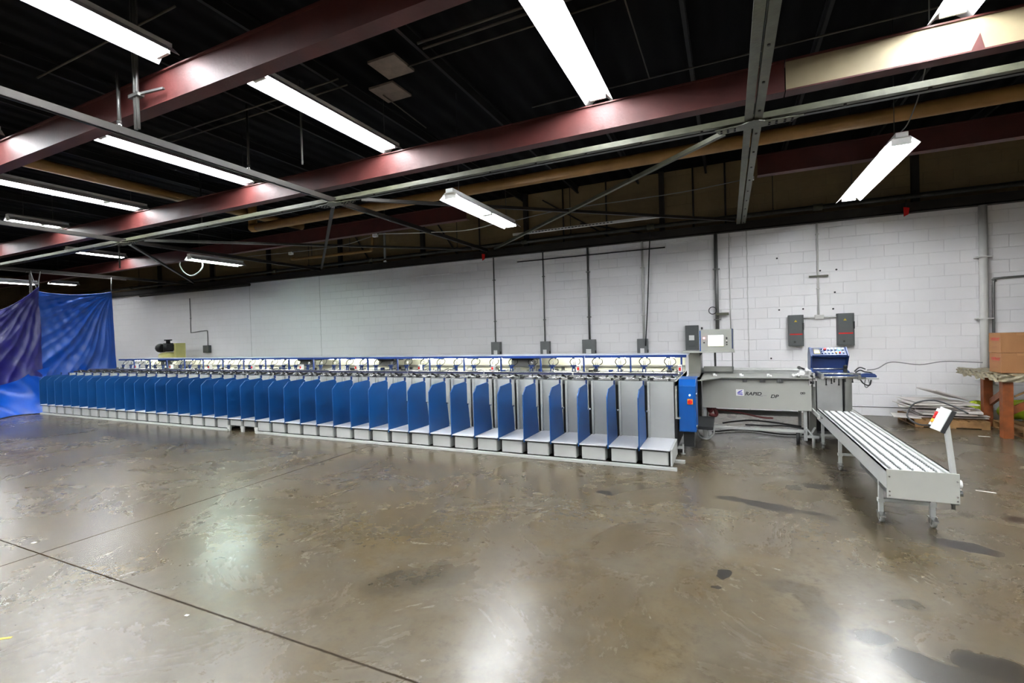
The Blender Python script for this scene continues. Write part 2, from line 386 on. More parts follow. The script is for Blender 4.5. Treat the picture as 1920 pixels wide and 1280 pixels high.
beam(8.05, .45, X1, 'rust', 'dark red roof beam farthest back at the right, starting behind the double rail')
beam(.1, X0, X1, 'rust', 'red roof beam directly over the camera'); 
# posts on the upper wall
for x in (-19, -16, -13.2, -10.2, -7.31, -4.33, -1.22, 3.0, 6.0):
    o = MB().box(x-.05, x+.05, Y1+.1, Y1+.2, 3.6, ZC).build('wall_post', 'darksteel')
    tag(o, 'dark steel post standing on the ledge against the brown upper wall', 'post', 'posts on the upper wall')
for k, (xa, za, xb, zb) in enumerate(((-3.9,4.75,-2.2,3.62),(-7.0,4.8,-6.2,3.62),(-1.3,3.62,-3.0,4.1),(-9.8,4.8,-9.0,3.62))):
    o = MB().bar((xa, Y1+.16, za), (xb, Y1+.16, zb), .03, .03).build('wall_brace', 'darksteel')
    tag(o, 'thin dark diagonal brace on the brown upper wall', 'brace', 'braces on the upper wall')
for x in (-5.6,-3.4,-2.4,-.6,.0,-8.6): 
    o = MB().cyl((x, Y1+.15, 3.62), (x, Y1+.15, ZC), .018, n=8).build('vertical_pipe', 'darksteel')
    tag(o, 'thin dark vertical pipe on the brown upper wall', 'pipe', 'thin pipes on the upper wall')
# roof joists and ceiling conduits
for i in range(26):
    x = -26+i*1.35
    o = MB().box(x-.02, x+.02, Y0, Y1+.2, ZC-.16, ZC-.13).box(x-.02, x+.02, Y0, Y1+.2, ZC-.03, ZC).box(x-.004, x+.004, Y0, Y1+.2, ZC-.13, ZC-.03).build('roof_joist', 'joist')
    tag(o, 'black roof joist under the dark deck, running toward the wall', 'joist', 'black roof joists')
def conduit(pts, r, m, label, name='ceiling_conduit', group='conduits under the roof', steps=1, n=8, cat='conduit'):
    return tag(MB().tube(pts, r, n, steps).build(name, m), label, cat, group)
ZK = 4.74
conduit([(-2.95,4.22,ZK),(X1,4.22,ZK)], .014, 'ceilp', 'upper one of two close parallel conduits left of the big strip light')
conduit([(-2.95,4.32,ZK),(X1,4.32,ZK)], .014, 'ceilp', 'lower one of two close parallel conduits left of the big strip light')
conduit([(-3.3,4.52,ZK),(-.9,4.52,ZK)], .010, 'ceilp', 'thin conduit just below the close pair by the ceiling plates')
conduit([(-8,4.35,ZK),(-4.2,4.35,ZK)], .010, 'ceilp', 'upper thin conduit beyond the long strip light left of the ceiling plates')
conduit([(-8,4.5,ZK),(-4.2,4.5,ZK)], .010, 'ceilp', 'lower thin conduit beyond the long strip light left of the ceiling plates')
conduit([(-2.4,6.1,ZK),(X1,6.1,ZK)], .010, 'ceilp', 'thin conduit just above the middle red beam, right of centre')
conduit([(-6.9,2.62,4.6),(-4.4,2.62,4.6)], .010, 'ceilp', 'thin conduit above the nearest red beam at the upper left')
conduit([(-.82,3.2,ZK-.02),(-.82,6.05,ZK-.02)], .008, 'ceilp', 'thin conduit running away just right of the big strip light')
conduit([(-3.98,4.9,ZK),(-4.05,5.95,ZK)], .008, 'ceilp', 'short thin conduit under the deck above the middle beam')
for p, lab in (((-3.50, 4.47), 'upper square pale plate fixed under the black deck'), ((-3.88, 4.92), 'lower square pale plate fixed under the black deck')):
    o = B(p[0]-.19, p[0]+.19, p[1]-.19, p[1]+.19, ZC-.20, ZC-.17).build('ceiling_plate', 'tile', None, .004); tag(o, lab, 'plate', 'plates under the deck')

# suspended strut frame, z 3.6
ZR = 3.6
def strut_x(y, x0, x1, label):
    t = thing('support_rail', label, 'rail', ((x0+x1)/2, y, ZR), 'suspended olive steel rails')
    MB().box(x0, x1, y-.075, y-.008, ZR, ZR+.01).box(x0, x1, y-.014, y-.008, ZR, ZR+.08).build('front_angle', 'olive', t)
    MB().box(x0, x1, y+.008, y+.06, ZR+.0, ZR+.01).box(x0, x1, y+.008, y+.014, ZR, ZR+.08).build('rear_angle', 'steel', t)
    mb = MB(); x = x0+.4
    while x < x1: mb.cyl((x, y-.04, ZR-.012), (x, y-.04, ZR), .014, n=6); x += .6
    mb.build('bolts', 'darksteel', t); return t
def strut_y(x, y0, y1, label, wd=.07, m2='olive'):
    t = thing('support_rail', label, 'rail', (x, (y0+y1)/2, ZR), 'suspended olive steel rails')
    MB().box(x-.008-wd, x-.008, y0, y1, ZR-.012, ZR-.002).box(x-.014, x-.008, y0, y1, ZR-.002, ZR+.06).build('left_angle', m2 if wd > .05 else 'steel', t)
    MB().box(x+.008, x+.008+wd, y0, y1, ZR-.012, ZR-.002).box(x+.008, x+.014, y0, y1, ZR-.002, ZR+.06).build('right_angle', m2, t)
    mb = MB(); y = y0+.3
    while y < y1:
        mb.cyl((x+.04, y, ZR-.022), (x+.04, y, ZR-.012), .012, n=6); y += .55
    mb.build('bolts', 'darksteel', t); return t
strut_x(5.2, X0, X1, 'long olive steel rail hanging below the middle red beam across the whole hall')
strut_y(.26, -2, 9.95, 'double olive steel rail running from top right of centre to the wall')
strut_y(-5.14, 0, 9.95, 'narrow steel rail passing the second strip light and meeting the wall left of the pipes', .02, 'darksteel')
strut_y(-10.5, 0, 9.95, 'narrow steel rail crossing far left above the tarps', .02, 'darksteel')
strut_y(-16.3, 0, 9.95, 'narrow steel rail farthest left above the purple tarp', .02, 'darksteel')
for x, lab in ((.26, 'bolted gusset plate where the double rail crosses the long rail'), (-5.14, 'bolted gusset plate under the red beam left of centre'), (-10.5, 'bolted gusset plate at the far left rail crossing')):
    t = thing('gusset_plate', lab, 'plate', (x, 5.2, ZR-.03), 'gusset plates of the hanging rails')
    MB().prism([(x-.34, 5.15), (x-.3, 5.27), (x+.32, 5.25), (x+.42, 5.15), (x+.1, 5.12), (x, 5.05), (x-.1, 5.12)], 'z', ZR-.03, ZR-.022).build('plate', 'olive', t)
    mb = MB()
    for dx in (-.28, -.22, -.16, .14, .2, .27, .33):
        for dy in (-.015, .03): mb.cyl((x+dx, 5.19+dy, ZR-.042), (x+dx, 5.19+dy, ZR-.03), .011, n=6)
    mb.build('bolts', 'black', t)
for (a, b_, lab, m) in (((.0,5.4),(-4.9,9.85),'diagonal steel brace from the double rail to the wall left of the pipes','olive'),
                     ((-4.8,5.35),(.15,9.75),'dark diagonal brace behind the paired hanging tubes','darksteel'),
                     ((-10.2,5.35),(-5.4,9.6),'diagonal brace crossing behind the far-left rails','steel'),
                     ((-5.4,5.4),(-10.3,9.8),'diagonal brace behind the light with the white cord','darksteel'),
                     ((-10.8,5.4),(-16,9.8),'diagonal brace above the blue tarp','steel')):
    tag(MB().bar((a[0], a[1], ZR+.03), (b_[0], b_[1], ZR+.03), .05, .045).build('diagonal_brace', m), lab, 'brace', 'diagonal braces of the hanging rails')
t = thing('slotted_channel', 'pale slotted steel channel near the wall right of the hanging tubes', 'channel', (-2.5, 9.02, 3.7))
MB().box(-4.05, -1.05, 9.0, 9.04, 3.68, 3.725).build('channel', 'conduitw', t)
mb = MB()
for i in range(26): mb.box(-3.75+i*.07, -3.71+i*.07, 8.995, 9.0, 3.695, 3.71)
mb.build('slots', 'black', t)
# hanger rods
def rod(x, y, z0, z1, r, label, m='conduit', tip=False):
    t = thing('hanger_rod', label, 'rod', (x, y, z0), 'rods hanging from the roof')
    MB().cyl((x, y, z0), (x, y, z1), r, n=10).build('rod', m, t)
    if tip: MB().cyl((x, y, z0-.002), (x, y, z0+.07), r*1.4, n=10).build('socket', 'chrome', t)
    return t
t = rod(-5.14, 2.66, ZR+.08, ZC, .016, 'pair of bright conduits dropping past the nearest red beam', 'conduit')
MB().cyl((-5.1, 2.66, ZR+.08), (-5.1, 2.66, ZC), .016, n=10).build('rod', 'conduit', t)
MB().box(-5.2, -5.04, 2.63, 2.69, 3.98, 4.01).bar((-5.04, 2.66, 4.0), (-4.75, 2.70, 4.0), .02, .02).build('clamp', 'conduit', t)
rod(-5.42, 2.8-.14, 3.75, 4.3, .016, 'short bright rod hanging left of the paired conduits', 'conduit', True)
rod(-4.95, 4.45, 3.88, ZC, .012, 'thin bright rod ending free left of the long strip light')
rod(-5.9, 4.4, 3.95, ZC, .016, 'dull rod hanging behind the second strip light', 'steel', True)
rod(-9.0, 5.7, 3.75, ZC, .012, 'thin rod hanging near the far light above the white cord', 'steel')
rod(-14.5, 7.0, 3.65, ZC, .02, 'grey rod hanging above the blue tarp', 'steel')
rod(-7.9, 9.6, 3.56, ZC, .03, 'grey drop pipe near the small cream pipe by the wall', 'conduit', True)

# pipes
conduit([(-8.8,6.72,3.98),(X1,6.72,3.98)], .085, 'ypipe', 'long fat tan pipe behind the middle red beam', 'tan_pipe', 'tan wrapped pipes', 1, 14, 'pipe')
conduit([(-8.8,6.72,3.98),(-8.98,6.74,3.99),(-9.05,6.8,4.05),(-9.06,6.8,4.2),(-9.06,6.8,4.6)], .085, 'ypipe', 'tan pipe elbow turning up at the left end of the long tan pipe', 'tan_pipe', 'tan wrapped pipes', 4, 14, 'pipe')
conduit([(-9.35,-3,4.34),(-9.2,8.2,4.34)], .085, 'ypipe', 'fat tan pipe high up between the two left strip lights', 'tan_pipe', 'tan wrapped pipes', 1, 14, 'pipe')
conduit([(-11.3,9.75,4.0),(-11.2,9.75,3.96),(-8.7,9.75,3.93),(-8.5,9.75,3.95),(-8.43,9.75,4.05),(-8.43,9.75,4.35)], .04, 'ypipe', 'small cream pipe bent up at its right end near the wall', 'cream_pipe', 'cream pipe', 4, 10, 'pipe')
for x in (-10.6, -9.2): rod(x, 9.75, 3.97, ZC, .008, 'thin rod carrying the small cream pipe', 'darksteel')
conduit([(-19.5,10.02,3.42),(-13.6,10.02,3.42)], .05, 'darksteel', 'dark horizontal pipe just under the ledge at the far left', 'wall_pipe', 'dark wall pipes', 1, 10, 'pipe')
t = thing('sprinkler_pipe', 'long dull grey sprinkler pipe along the ledge above the white wall', 'pipe', (-7, 10.0, 3.72))
MB().cyl((-26, 10.0, 3.74), (8.9, 10.0, 3.74), .045, n=12).build('pipe', 'steel', t)
mb = MB()
for x in (-20, -17, -12.4, -8.7, -5.5, -4.2, -1.4, 1.5, 5): mb.cyl((x-.07, 10.0, 3.74), (x+.07, 10.0, 3.74), .062, n=12)
mb.build('couplings', 'olive', t)
for x in (-19.5, -15.2, -11.0, -6.0, -3.1, .8, 4.5):
    o = MB().cyl((x, 10.0, 3.79), (x, 10.0, ZC), .008, n=6).box(x-.01, x+.01, 9.95, 10.05, 3.785, 3.8).build('pipe_hanger', 'darksteel')
    tag(o, 'thin drop rod holding up the sprinkler pipe', 'hanger', 'sprinkler pipe hangers')

# ============================================================ STRIP LIGHTS
GL = 'fluorescent strip lights'
def strip_light(x, y0, y1, z, label, tm='tube', tubes=1, wires=True, ceil=ZC, split=None):
    t = thing('fluorescent_light', label, 'light', (x, (y0+y1)/2, z), GL)
    th = .004; pr = [(-.155,-.035),(-.07,.045),(.07,.045),(.155,-.035)]
    po = [(a*1.0, b+th) for a, b in pr]
    poly = [(x+a, z+b) for a, b in pr] + [(x+a, z+b) for a, b in po[::-1]]
    MB().prism(poly, 'y', y0, y1).build('reflector', 'reflector', t)
    MB().box(x-.055, x+.055, y0, y1, z+.052, z+.10).build('housing', 'reflector', t, .004)
    ye = min(y1-.05, 5.27) if 5.3 < y1 < 5.6 else y1-.05
    segs = [(y0+.03, ye)] if not split else [(y0+.03, split-.04), (split+.04, ye)]
    for s in (-1, 1):
        for a, b in segs: MB().cyl((x+s*.05, a, z+.0), (x+s*.05, b, z+.0), .019, n=10, cap=True).build('tube', tm, t)
    mb = MB()
    for a, b in segs:
        for yy in (a, b):
            mb.box(x-.085, x+.085, yy-.012, yy+.012, z-.025, z+.045)
    mb.build('lamp_holder', 'white', t)
    if wires:
        mb = MB()
        for yy in (y0+.25, y1-.25): mb.cyl((x, yy, z+.1), (x, yy, ceil), .004, n=6)
        mb.build('hanger_wire', 'steel', t)
    return t
ZL = 4.24
strip_light(-4.60, .4, 2.67, ZL, 'strip light in the upper left corner, above the nearest red beam')
strip_light(-4.20, 3.26, 5.42, ZL, 'long strip light left of the ceiling plates, ending at the middle red beam')
strip_light(-1.275, 3.2, 5.42, ZL, 'widest strip light, glaring white at top centre')
strip_light(1.79, 3.2, 5.42, ZL, 'strip light at the top right corner above the beige beam')
strip_light(-7.07, 3.26, 5.42, ZL, 'strip light crossed by the pair of bright conduits')
strip_light(-10.25, 3.26, 5.42, ZL, 'thin long strip light at the left edge above the red beam', split=4.75)
strip_light(-13.2, 4.45, 5.42, ZL, 'short strip light far left just above the red crossing', split=4.98)
strip_light(-8.12, .5, 2.70, ZL, 'strip light whose end shows at the left edge under the nearest beam')
strip_light(-16.2, 6.6, 7.97, ZL, 'short strip light above the far-left end of the back red beam')
t7 = strip_light(-3.34, 5.4, 7.43, 3.48, 'double length strip light hanging low in the middle by the wall', split=6.47, ceil=ZC)
strip_light(1.70, 6.25, 8.72, 3.52, 'strip light hanging low on the right by its cord')
strip_light(-11.1, 6.7, 8.0, 3.56, 'greenish strip light with a white cord looped below it', 'tubeg')
strip_light(-19.4, 5.35, 7.15, 3.6, 'thin strip light directly above the tarp corner')
strip_light(-21.6, 8.3, 9.1, 3.9, 'smallest strip light, far away right of the tarp corner')
for x in (-15.6, -12.7, -9.9, -7.0, -4.1, -1.3, 1.6, 4.5):  # the two leftmost columns are added to brighten the left floor
    for y in (-2.4, -5.2):
        strip_light(x, y, y+2.1, ZL, 'unseen strip light of the rows behind the camera')
strip_light(4.6, 3.2, 5.42, ZL, 'strip light past the right edge of the picture')
strip_light(1.7, .4, 2.6, ZL, 'strip light overhead to the right of the camera')
strip_light(4.5, .4, 2.6, ZL, 'strip light overhead at the far right of the camera')
strip_light(-13.5, .4, 2.6, ZL, 'unseen strip light added beyond the left edge to brighten the left floor and wall')
for x, y in ((-10.9, .4), (-16.3, .4), (-16.3, 3.1), (-19.2, 3.1), (-19.2, .4)): strip_light(x, y, y+2.1, ZL, 'unseen strip light added beyond the left edge to brighten the left floor and wall')  # added lamps out of view, brightening the left floor and wall
# light cord and wires
def wire(pts, r, m, label, name='cable', group=None, cat='cable', steps=6):
    return tag(MB().tube(pts, r, 6, steps).build(name, m), label, cat, group)
wire([(1.70,6.3,3.63),(1.76,6.25,3.72),(1.80,6.05,3.95),(1.82,5.9,4.3),(1.8,5.8,4.7)], .006, 'cableg', 'thin cord rising from the low right strip light')
wire([(-11.75,6.9,3.56),(-11.85,6.95,3.48),(-11.78,7.0,3.32),(-11.5,7.0,3.22),(-11.2,7.0,3.3),(-11.08,7.0,3.42),(-11.05,6.95,3.56)], .014, 'cablew', 'white cord looped below the greenish strip light')
wire([(.42,9.0,4.15),(-.6,8.7,4.0),(-1.6,8.3,3.88),(-2.6,8.0,3.8),(-3.34,7.5,3.59)], .008, 'cableg', 'thin wire sagging from the double rail to the low middle light')
wire([(-3.3,7.3,3.58),(-4.2,7.5,3.54),(-5.2,7.6,3.62),(-6.3,7.5,3.7)], .009, 'cablew', 'pale cord running left from the low middle light')
wire([(-6.3,7.5,3.7),(-7.4,7.6,3.6),(-8.6,7.6,3.6),(-10.2,7.5,3.62)], .007, 'cableg', 'thin wire continuing left below the back red beam')
for p, lab in (((-6.4,7.5,3.68),'small white junction box on the wire below the back beam'), ((.40,9.0,4.14),'small white junction box on the double rail near the wall'), ((-8.9,7.6,3.58),'small white junction box on the wire above the cream pipe')):
    tag(B(p[0]-.05, p[0]+.05, p[1]-.03, p[1]+.03, p[2]-.03, p[2]+.03).build('junction_box', 'white', None, .004), lab, 'box')

# ============================================================ WALL ELECTRICS
WY = Y1
def box_small(x0, x1, z0, z1, label, group='small grey disconnect boxes', lab_w=True, dz=.09):
    t = thing('disconnect_box', label, 'box', ((x0+x1)/2, WY, z0), group)
    B(x0, x1, WY-dz, WY, z0, z1).build('enclosure', 'jboxl', t, .006)
    B(x0+.01, x1-.01, WY-dz-.008, WY-dz, z0+.01, z1-.02).build('cover', 'jboxl', t, .003)
    B(x0+(x1-x0)*.3, x0+(x1-x0)*.68, WY-dz-.011, WY-dz-.008, z0+.05, z0+.15).build('label_plate', 'white', t)
    MB().box(x1-.01, x1+.012, WY-dz-.01, WY-dz+.02, z0+.06, z0+.12).build('handle', 'black', t)
    return t
box_small(-5.24,-4.99,1.10,1.45,'first grey disconnect box from the left, above the canopy')
box_small(-3.96,-3.73,1.10,1.44,'second grey disconnect box from the left, above the canopy')
t = box_small(-2.96,-2.66,1.10,1.46,'widest grey disconnect box, third from the left above the canopy')
box_small(-1.76,-1.54,1.10,1.45,'grey disconnect box beside the hanging black cable')
t = thing('safety_switch', 'tall dark grey safety switch on the wall behind the monitor', 'switch', (-.66, WY, 1.2))
B(-.79, -.54, WY-.12, WY, 1.18, 1.70).build('enclosure', 'jbox', t, .008)
B(-.73, -.60, WY-.135, WY-.12, 1.28, 1.46).build('cover', 'jbox', t, .004)
B(-.72, -.62, WY-.14, WY-.135, 1.40, 1.50).build('label_plate', 'white', t)
for x0, x1, lab, ex in ((1.03,1.27,'tall grey safety switch with red stripe, left one of the pair',0),(1.79,2.04,'tall grey safety switch with red stripe, right one of the pair',1)):
    t = thing('safety_switch', lab, 'switch', ((x0+x1)/2, WY, 1.25))
    B(x0, x1, WY-.14, WY, 1.25, 1.83).build('enclosure', 'jbox', t, .008)
    B(x0+.012, x1-.025, WY-.15, WY-.14, 1.27, 1.81).build('door', 'jbox', t, .004)
    B(x0+.012, x1-.025, WY-.153, WY-.15, 1.46, 1.485).build('red_stripe', 'red', t)
    MB().cyl((x0+.09, WY-.156, 1.33), (x0+.09, WY-.15, 1.33), .018, n=14).build('latch', 'black', t)
    B(x1-.022, x1-.002, WY-.18, WY-.14, 1.55, 1.68).build('handle', 'black', t, .004)
    MB().prism([(x0+.085, 1.70), (x0+.135, 1.70), (x0+.11, 1.74)], 'y', WY-.152, WY-.15).build('warning_mark', 'tape', t)
tag(B(1.46,1.60,WY-.06,WY,1.74,1.82).build('junction_box','conduitw',None,.006), 'small white wall box between the two tall safety switches', 'box')
def vpipe(x, z0, z1, r, m, label, name='wall_conduit', dx=0, off=.03, grp='vertical wall conduits'):
    t = thing(name, label, 'conduit', (x, WY-off, z0), grp)
    MB().cyl((x+dx, WY-off, z1), (x, WY-off, z0), r, n=10).build('pipe', m, t)
    mb = MB(); z = z0+.5
    while z < z1: mb.box(x-r*1.8, x+r*1.8, WY-off-r*1.1, WY, z-.01, z+.01); z += 1.0
    mb.build('strap', m, t); return t
vpipe(-5.14, 1.45, 3.5, .016, 'conduit', 'thin conduit above the first grey disconnect box')
vpipe(-3.86, 1.44, 3.5, .016, 'conduit', 'thin conduit above the second grey disconnect box')
vpipe(-2.80, 1.46, 3.5, .024, 'conduit', 'thicker conduit above the widest disconnect box')
vpipe(-1.62, 1.45, 3.5, .024, 'conduitw', 'pale conduit beside the hanging black cable')
vpipe(-.19, 1.3, 3.5, .036, 'conduit', 'shiny fat conduit dropping behind the monitor', off=.045)
vpipe(.05, 1.5, 3.5, .008, 'conduitw', 'very thin white line on the wall right of the shiny conduit', off=.012)
vpipe(1.52, 1.8, 3.5, .016, 'conduitw', 'white conduit dropping between the two tall safety switches')
vpipe(3.80, .16, 3.5, .055, 'conduitw', 'fat white pipe standing at the right beside the cartons', 'wall_pipe', off=.07)
vpipe(-17.0, 2.0, 3.2, .012, 'conduit', 'thin conduit at the far left above the small black box', off=.02)
conduit([(3.93,WY-.03,1.0),(3.93,WY-.03,2.15),(3.96,WY-.03,2.26),(4.06,WY-.03,2.31),(5.5,WY-.03,2.33)], .018, 'conduit', 'conduit bent right beside the fat white pipe', 'bent_conduit', 'bent wall conduits', 4)
conduit([(1.27,WY-.03,1.77),(1.80,WY-.03,1.77)], .012, 'conduitw', 'short level conduit joining the two tall safety switches', 'level_conduit', 'level wall conduits')
conduit([(-17.0,WY-.02,2.0),(-16.2,WY-.02,2.05),(-16.1,WY-.02,1.98),(-16.1,WY-.02,1.5)], .012, 'conduit', 'conduit bent down to the small box at the far left', 'bent_conduit', 'bent wall conduits', 3)
tag(B(-16.25,-15.95,WY-.1,WY,1.3,1.55).build('switch_box','jbox',None,.006), 'small dark box on the wall at the far left', 'box')
tag(MB().bar((1.38,WY-.04,2.53),(1.68,WY-.04,2.53),.02,.03).build('strut_clamp','olive'), 'short clamp bar across the white conduit above the switches', 'clamp')
t = thing('strut_clamp', 'clamp bar with a coil of wire on the shiny conduit', 'clamp', (-.18, WY-.1, 1.9))
MB().box(-.22, .02, WY-.12, WY-.05, 1.88, 1.93).build('clamp', 'olive', t); MB().torus((-.27, WY-.12, 1.98), (0,1,0), .07, .008).build('coil', 'black', t)
conduit([(-4.5,WY-.05,3.33),(-1.15,WY-.05,3.33)], .012, 'black', 'thin black rod fixed level near the top of the white wall', 'wall_rod', 'black wall rods')
wire([(-1.42,WY-.2,3.65),(-1.46,WY-.1,3.3),(-1.52,WY-.1,2.2),(-1.58,WY-.12,1.3)], .013, 'cable', 'black cable hanging down the wall beside the fourth box')
for x, lab in ((-5.31,'small red valve tag under the ledge left of the conduits'),(2.77,'small red valve tag under the ledge at the right')):
    t = thing('valve_tag', lab, 'tag', (x, 10.05, 3.42)); MB().prism([(x-.03,3.42),(x+.03,3.45),(x+.045,3.56),(x-.035,3.58)], 'y', 10.04, 10.06).build('tag', 'red', t); MB().cyl((x,10.05,3.56),(x,10.05,3.70),.006,n=6).build('wire','black',t)
wire([(1.75,8.0,.98),(2.1,9.0,.93),(2.5,9.9,.97),(2.9,10.0,.92),(3.2,9.9,.98),(3.55,9.6,.98)], .008, 'cableg', 'grey cord sagging along the wall to the carton table')

# ============================================================ COLLATOR
XR = -.61; P_ = .368; NS = 40; XL = XR-P_*NS
mc = thing('collating_machine', 'very long forty-station paper collator with blue dividers along the white wall', 'machine', ((XR+XL)/2, 6.6, 0))
def station(k, src=None, raised=False):
    x = XR-P_*(k+1); YF = 5.64
    if src is None:
        z0 = .045 if not raised else .10
        h = MB().box(x+.03, x+.325, YF+.02, 6.2, z0, .205).build('feeder_station', 'bin', mc, .004)
        ORG[h.name] = Vector((x, 0, 0)); # station origin at its divider
        for v in h.data.vertices: v.co += ORG[mc.name]-Vector((x, 0, 0))
        h.location = Vector((x, 0, 0))-ORG[mc.name]
        fp = MB().prism([(x+.035,z0+.005),(x+.32,z0+.005),(x+.32,.185),(x+.30,.20),(x+.055,.20),(x+.035,.185)], 'y', YF+.008, YF+.02).build('front_panel', 'bin', h)
        MB().box(x+.012, x+.35, YF-.005, YF+.02, .208, .222).build('shelf_lip', 'black', h)
        MB().box(x+.008, x+.345, YF-.02, 6.262, .222, .236).build('shelf', 'shelf', h, .003)
        MB().box(x+.045, x+.335, 6.25, 6.262, .236, .955).box(x+.02, x+.045, 6.20, 6.262, .236, .955).box(x+.325, x+.337, 6.235, 6.262, .236, .955).build('back_panel', 'panel', h)
        MB().prism([(5.62,.20),(5.62,.82),(5.72,.915),(6.04,.935),(6.07,.90),(6.07,.60),(6.10,.58),(6.14,.30),(6.14,.24),(5.9,.20)], 'x', x-.007, x+.007).build('divider', 'blue', h, .003)
        MB().box(x-.008, x+.008, 6.03, 6.06, .93, .985).build('divider_hanger', 'blued', h)
        MB().cyl((x+.02, 6.06, .60), (x+.045, 6.06, .60), .012, n=8).build('divider_knob', 'chrome', h)
        # side guides and rods above the bin
        mb = MB().cyl((x, 6.33, .985), (x+P_, 6.33, .985), .008, n=8).cyl((x+.02, 6.45, .985), (x+P_-.02, 6.45, .985), .006, n=8)
        mb.bar((x+.05, 6.30, .975), (x+.16, 6.50, .995), .02, .012).bar((x+.29, 6.28, .97), (x+.31, 6.52, 1.0), .016, .012)
        mb.box(x+.12, x+.26, 6.26, 6.29, .965, .98)
        mb.build('side_guide', 'chrome', h)
        mb = MB().box(x+.045, x+.085, 6.28, 6.34, .965, 1.0).box(x+.27, x+.30, 6.28, 6.33, .96, .99).bar((x+.18, 6.42, .98), (x+.22, 6.34, 1.02), .015, .03).bar((x+.33, 6.42, .98), (x+.30, 6.34, 1.02), .015, .03)
        mb.box(x+.0, x+.02, 6.38, 6.44, .96, 1.01)
        mb.build('guide_clamp', 'black', h)
        # feed rollers behind
        mb = MB()
        for yy in (6.78, 7.05): mb.cyl((x+.03, yy, .985), (x+P_-.03, yy, .985), .02, n=10)
        mb.build('feed_roller', 'alu', h)
        MB().box(x+.16, x+.20, 7.28, 7.33, 1.035, 1.075).box(x+.13, x+.23, 7.29, 7.32, 1.07, 1.095).box(x+.15, x+.165, 7.29, 7.31, .96, 1.04).box(x+.195, x+.21, 7.29, 7.31, .96, 1.04).build('suction_head', 'blued', h)
        MB().tube([(x+.14, 7.32, 1.09), (x+.10, 7.36, 1.14), (x+.12, 7.4, 1.19), (x+.16, 7.42, 1.205)], .007, 6, 4).tube([(x+.22, 7.32, 1.09), (x+.26, 7.36, 1.12), (x+.25, 7.4, 1.17), (x+.21, 7.42, 1.2)], .006, 6, 4).build('air_hose', 'black', h)
        MB().cyl((x+.165, 7.34, 1.07), (x+.165, 7.34, 1.16), .005, n=6).cyl((x+.19, 7.34, 1.07), (x+.19, 7.34, 1.17), .005, n=6).build('head_rod', 'chrome', h)
        return h
    c = src.copy(); col.objects.link(c); c.location.x = x-ORG[mc.name].x; c.parent = mc
    for ch in src.children:
        d = ch.copy(); col.objects.link(d); d.parent = c
    return c
s0 = station(0); s19 = None
for k in range(1, NS):
    if k == 19: s19 = station(k, None, True)
    elif k == 20: station(k, s19)
    else: station(k, s0)
# long parts
MB().box(XL, XR-.02, 5.78, 6.24, .05, .2).box(XL, XR-.02, 6.30, 7.45, .12, .90).build('chassis', 'dark', mc)  # dark front box stands in for shade in the gaps between stations
for yy, x1 in ((5.61, XR+.05), (5.97, XR+.11)):
    MB().box(XL, XR-P_*21, yy, yy+.05, .0, .035).box(XR-P_*19, x1, yy, yy+.05, .0, .035).build('base_rail', 'bin', mc, .003)
mb = MB()
for kk in (19, 20, 21):
    xx = XR-P_*kk; mb.prism([(xx-.03,.0),(xx+.03,.0),(xx+.045,.10),(xx-.045,.10)], 'y', 5.63, 5.66)
mb.build('skid_foot', 'bin', mc)
MB().box(XR-.02, XR, 6.28, 7.9, .50, .96).build('end_panel', 'grey', mc); MB().box(XR-.02, XR+.04, 6.28, 7.5, .482, .50).build('end_ledge', 'bin', mc)
MB().box(XR-.02, XR+.0, 6.32, 7.5, .12, .48).build('end_cover', 'black', mc)
MB().box(XR-.3, XR+.06, 6.42, 6.46, .07, .105).cyl((XR+.05, 6.44, .0), (XR+.05, 6.44, .13), .012, n=8).cyl((XR+.05, 6.44, 0), (XR+.05, 6.44, .012), .03, n=10).build('levelling_foot', 'bin', mc)
MB().prism([(XR-.02,.045),(XR+.0,.045),(XR+.0,.235),(XR-.02,.235)], 'y', 5.64, 6.25).build('end_side', 'bin', mc)
MB().box(XL, XR, 6.28, 7.98, .90, .955).build('feed_deck', 'greym', mc)
MB().box(XL, XR-.02, 7.96, 7.98, .955, 1.22).build('back_cover', 'cream', mc)
MB().box(XL, XR-.02, 7.9, 7.94, 1.03, 1.05).build('back_rail', 'greyd', mc)
MB().box(XL, XR-.02, 7.20, 7.24, .975, .99).box(XL, XR-.02, 7.55, 7.62, .965, .985).build('cross_bar', 'alu', mc)
rr = random.Random(3)
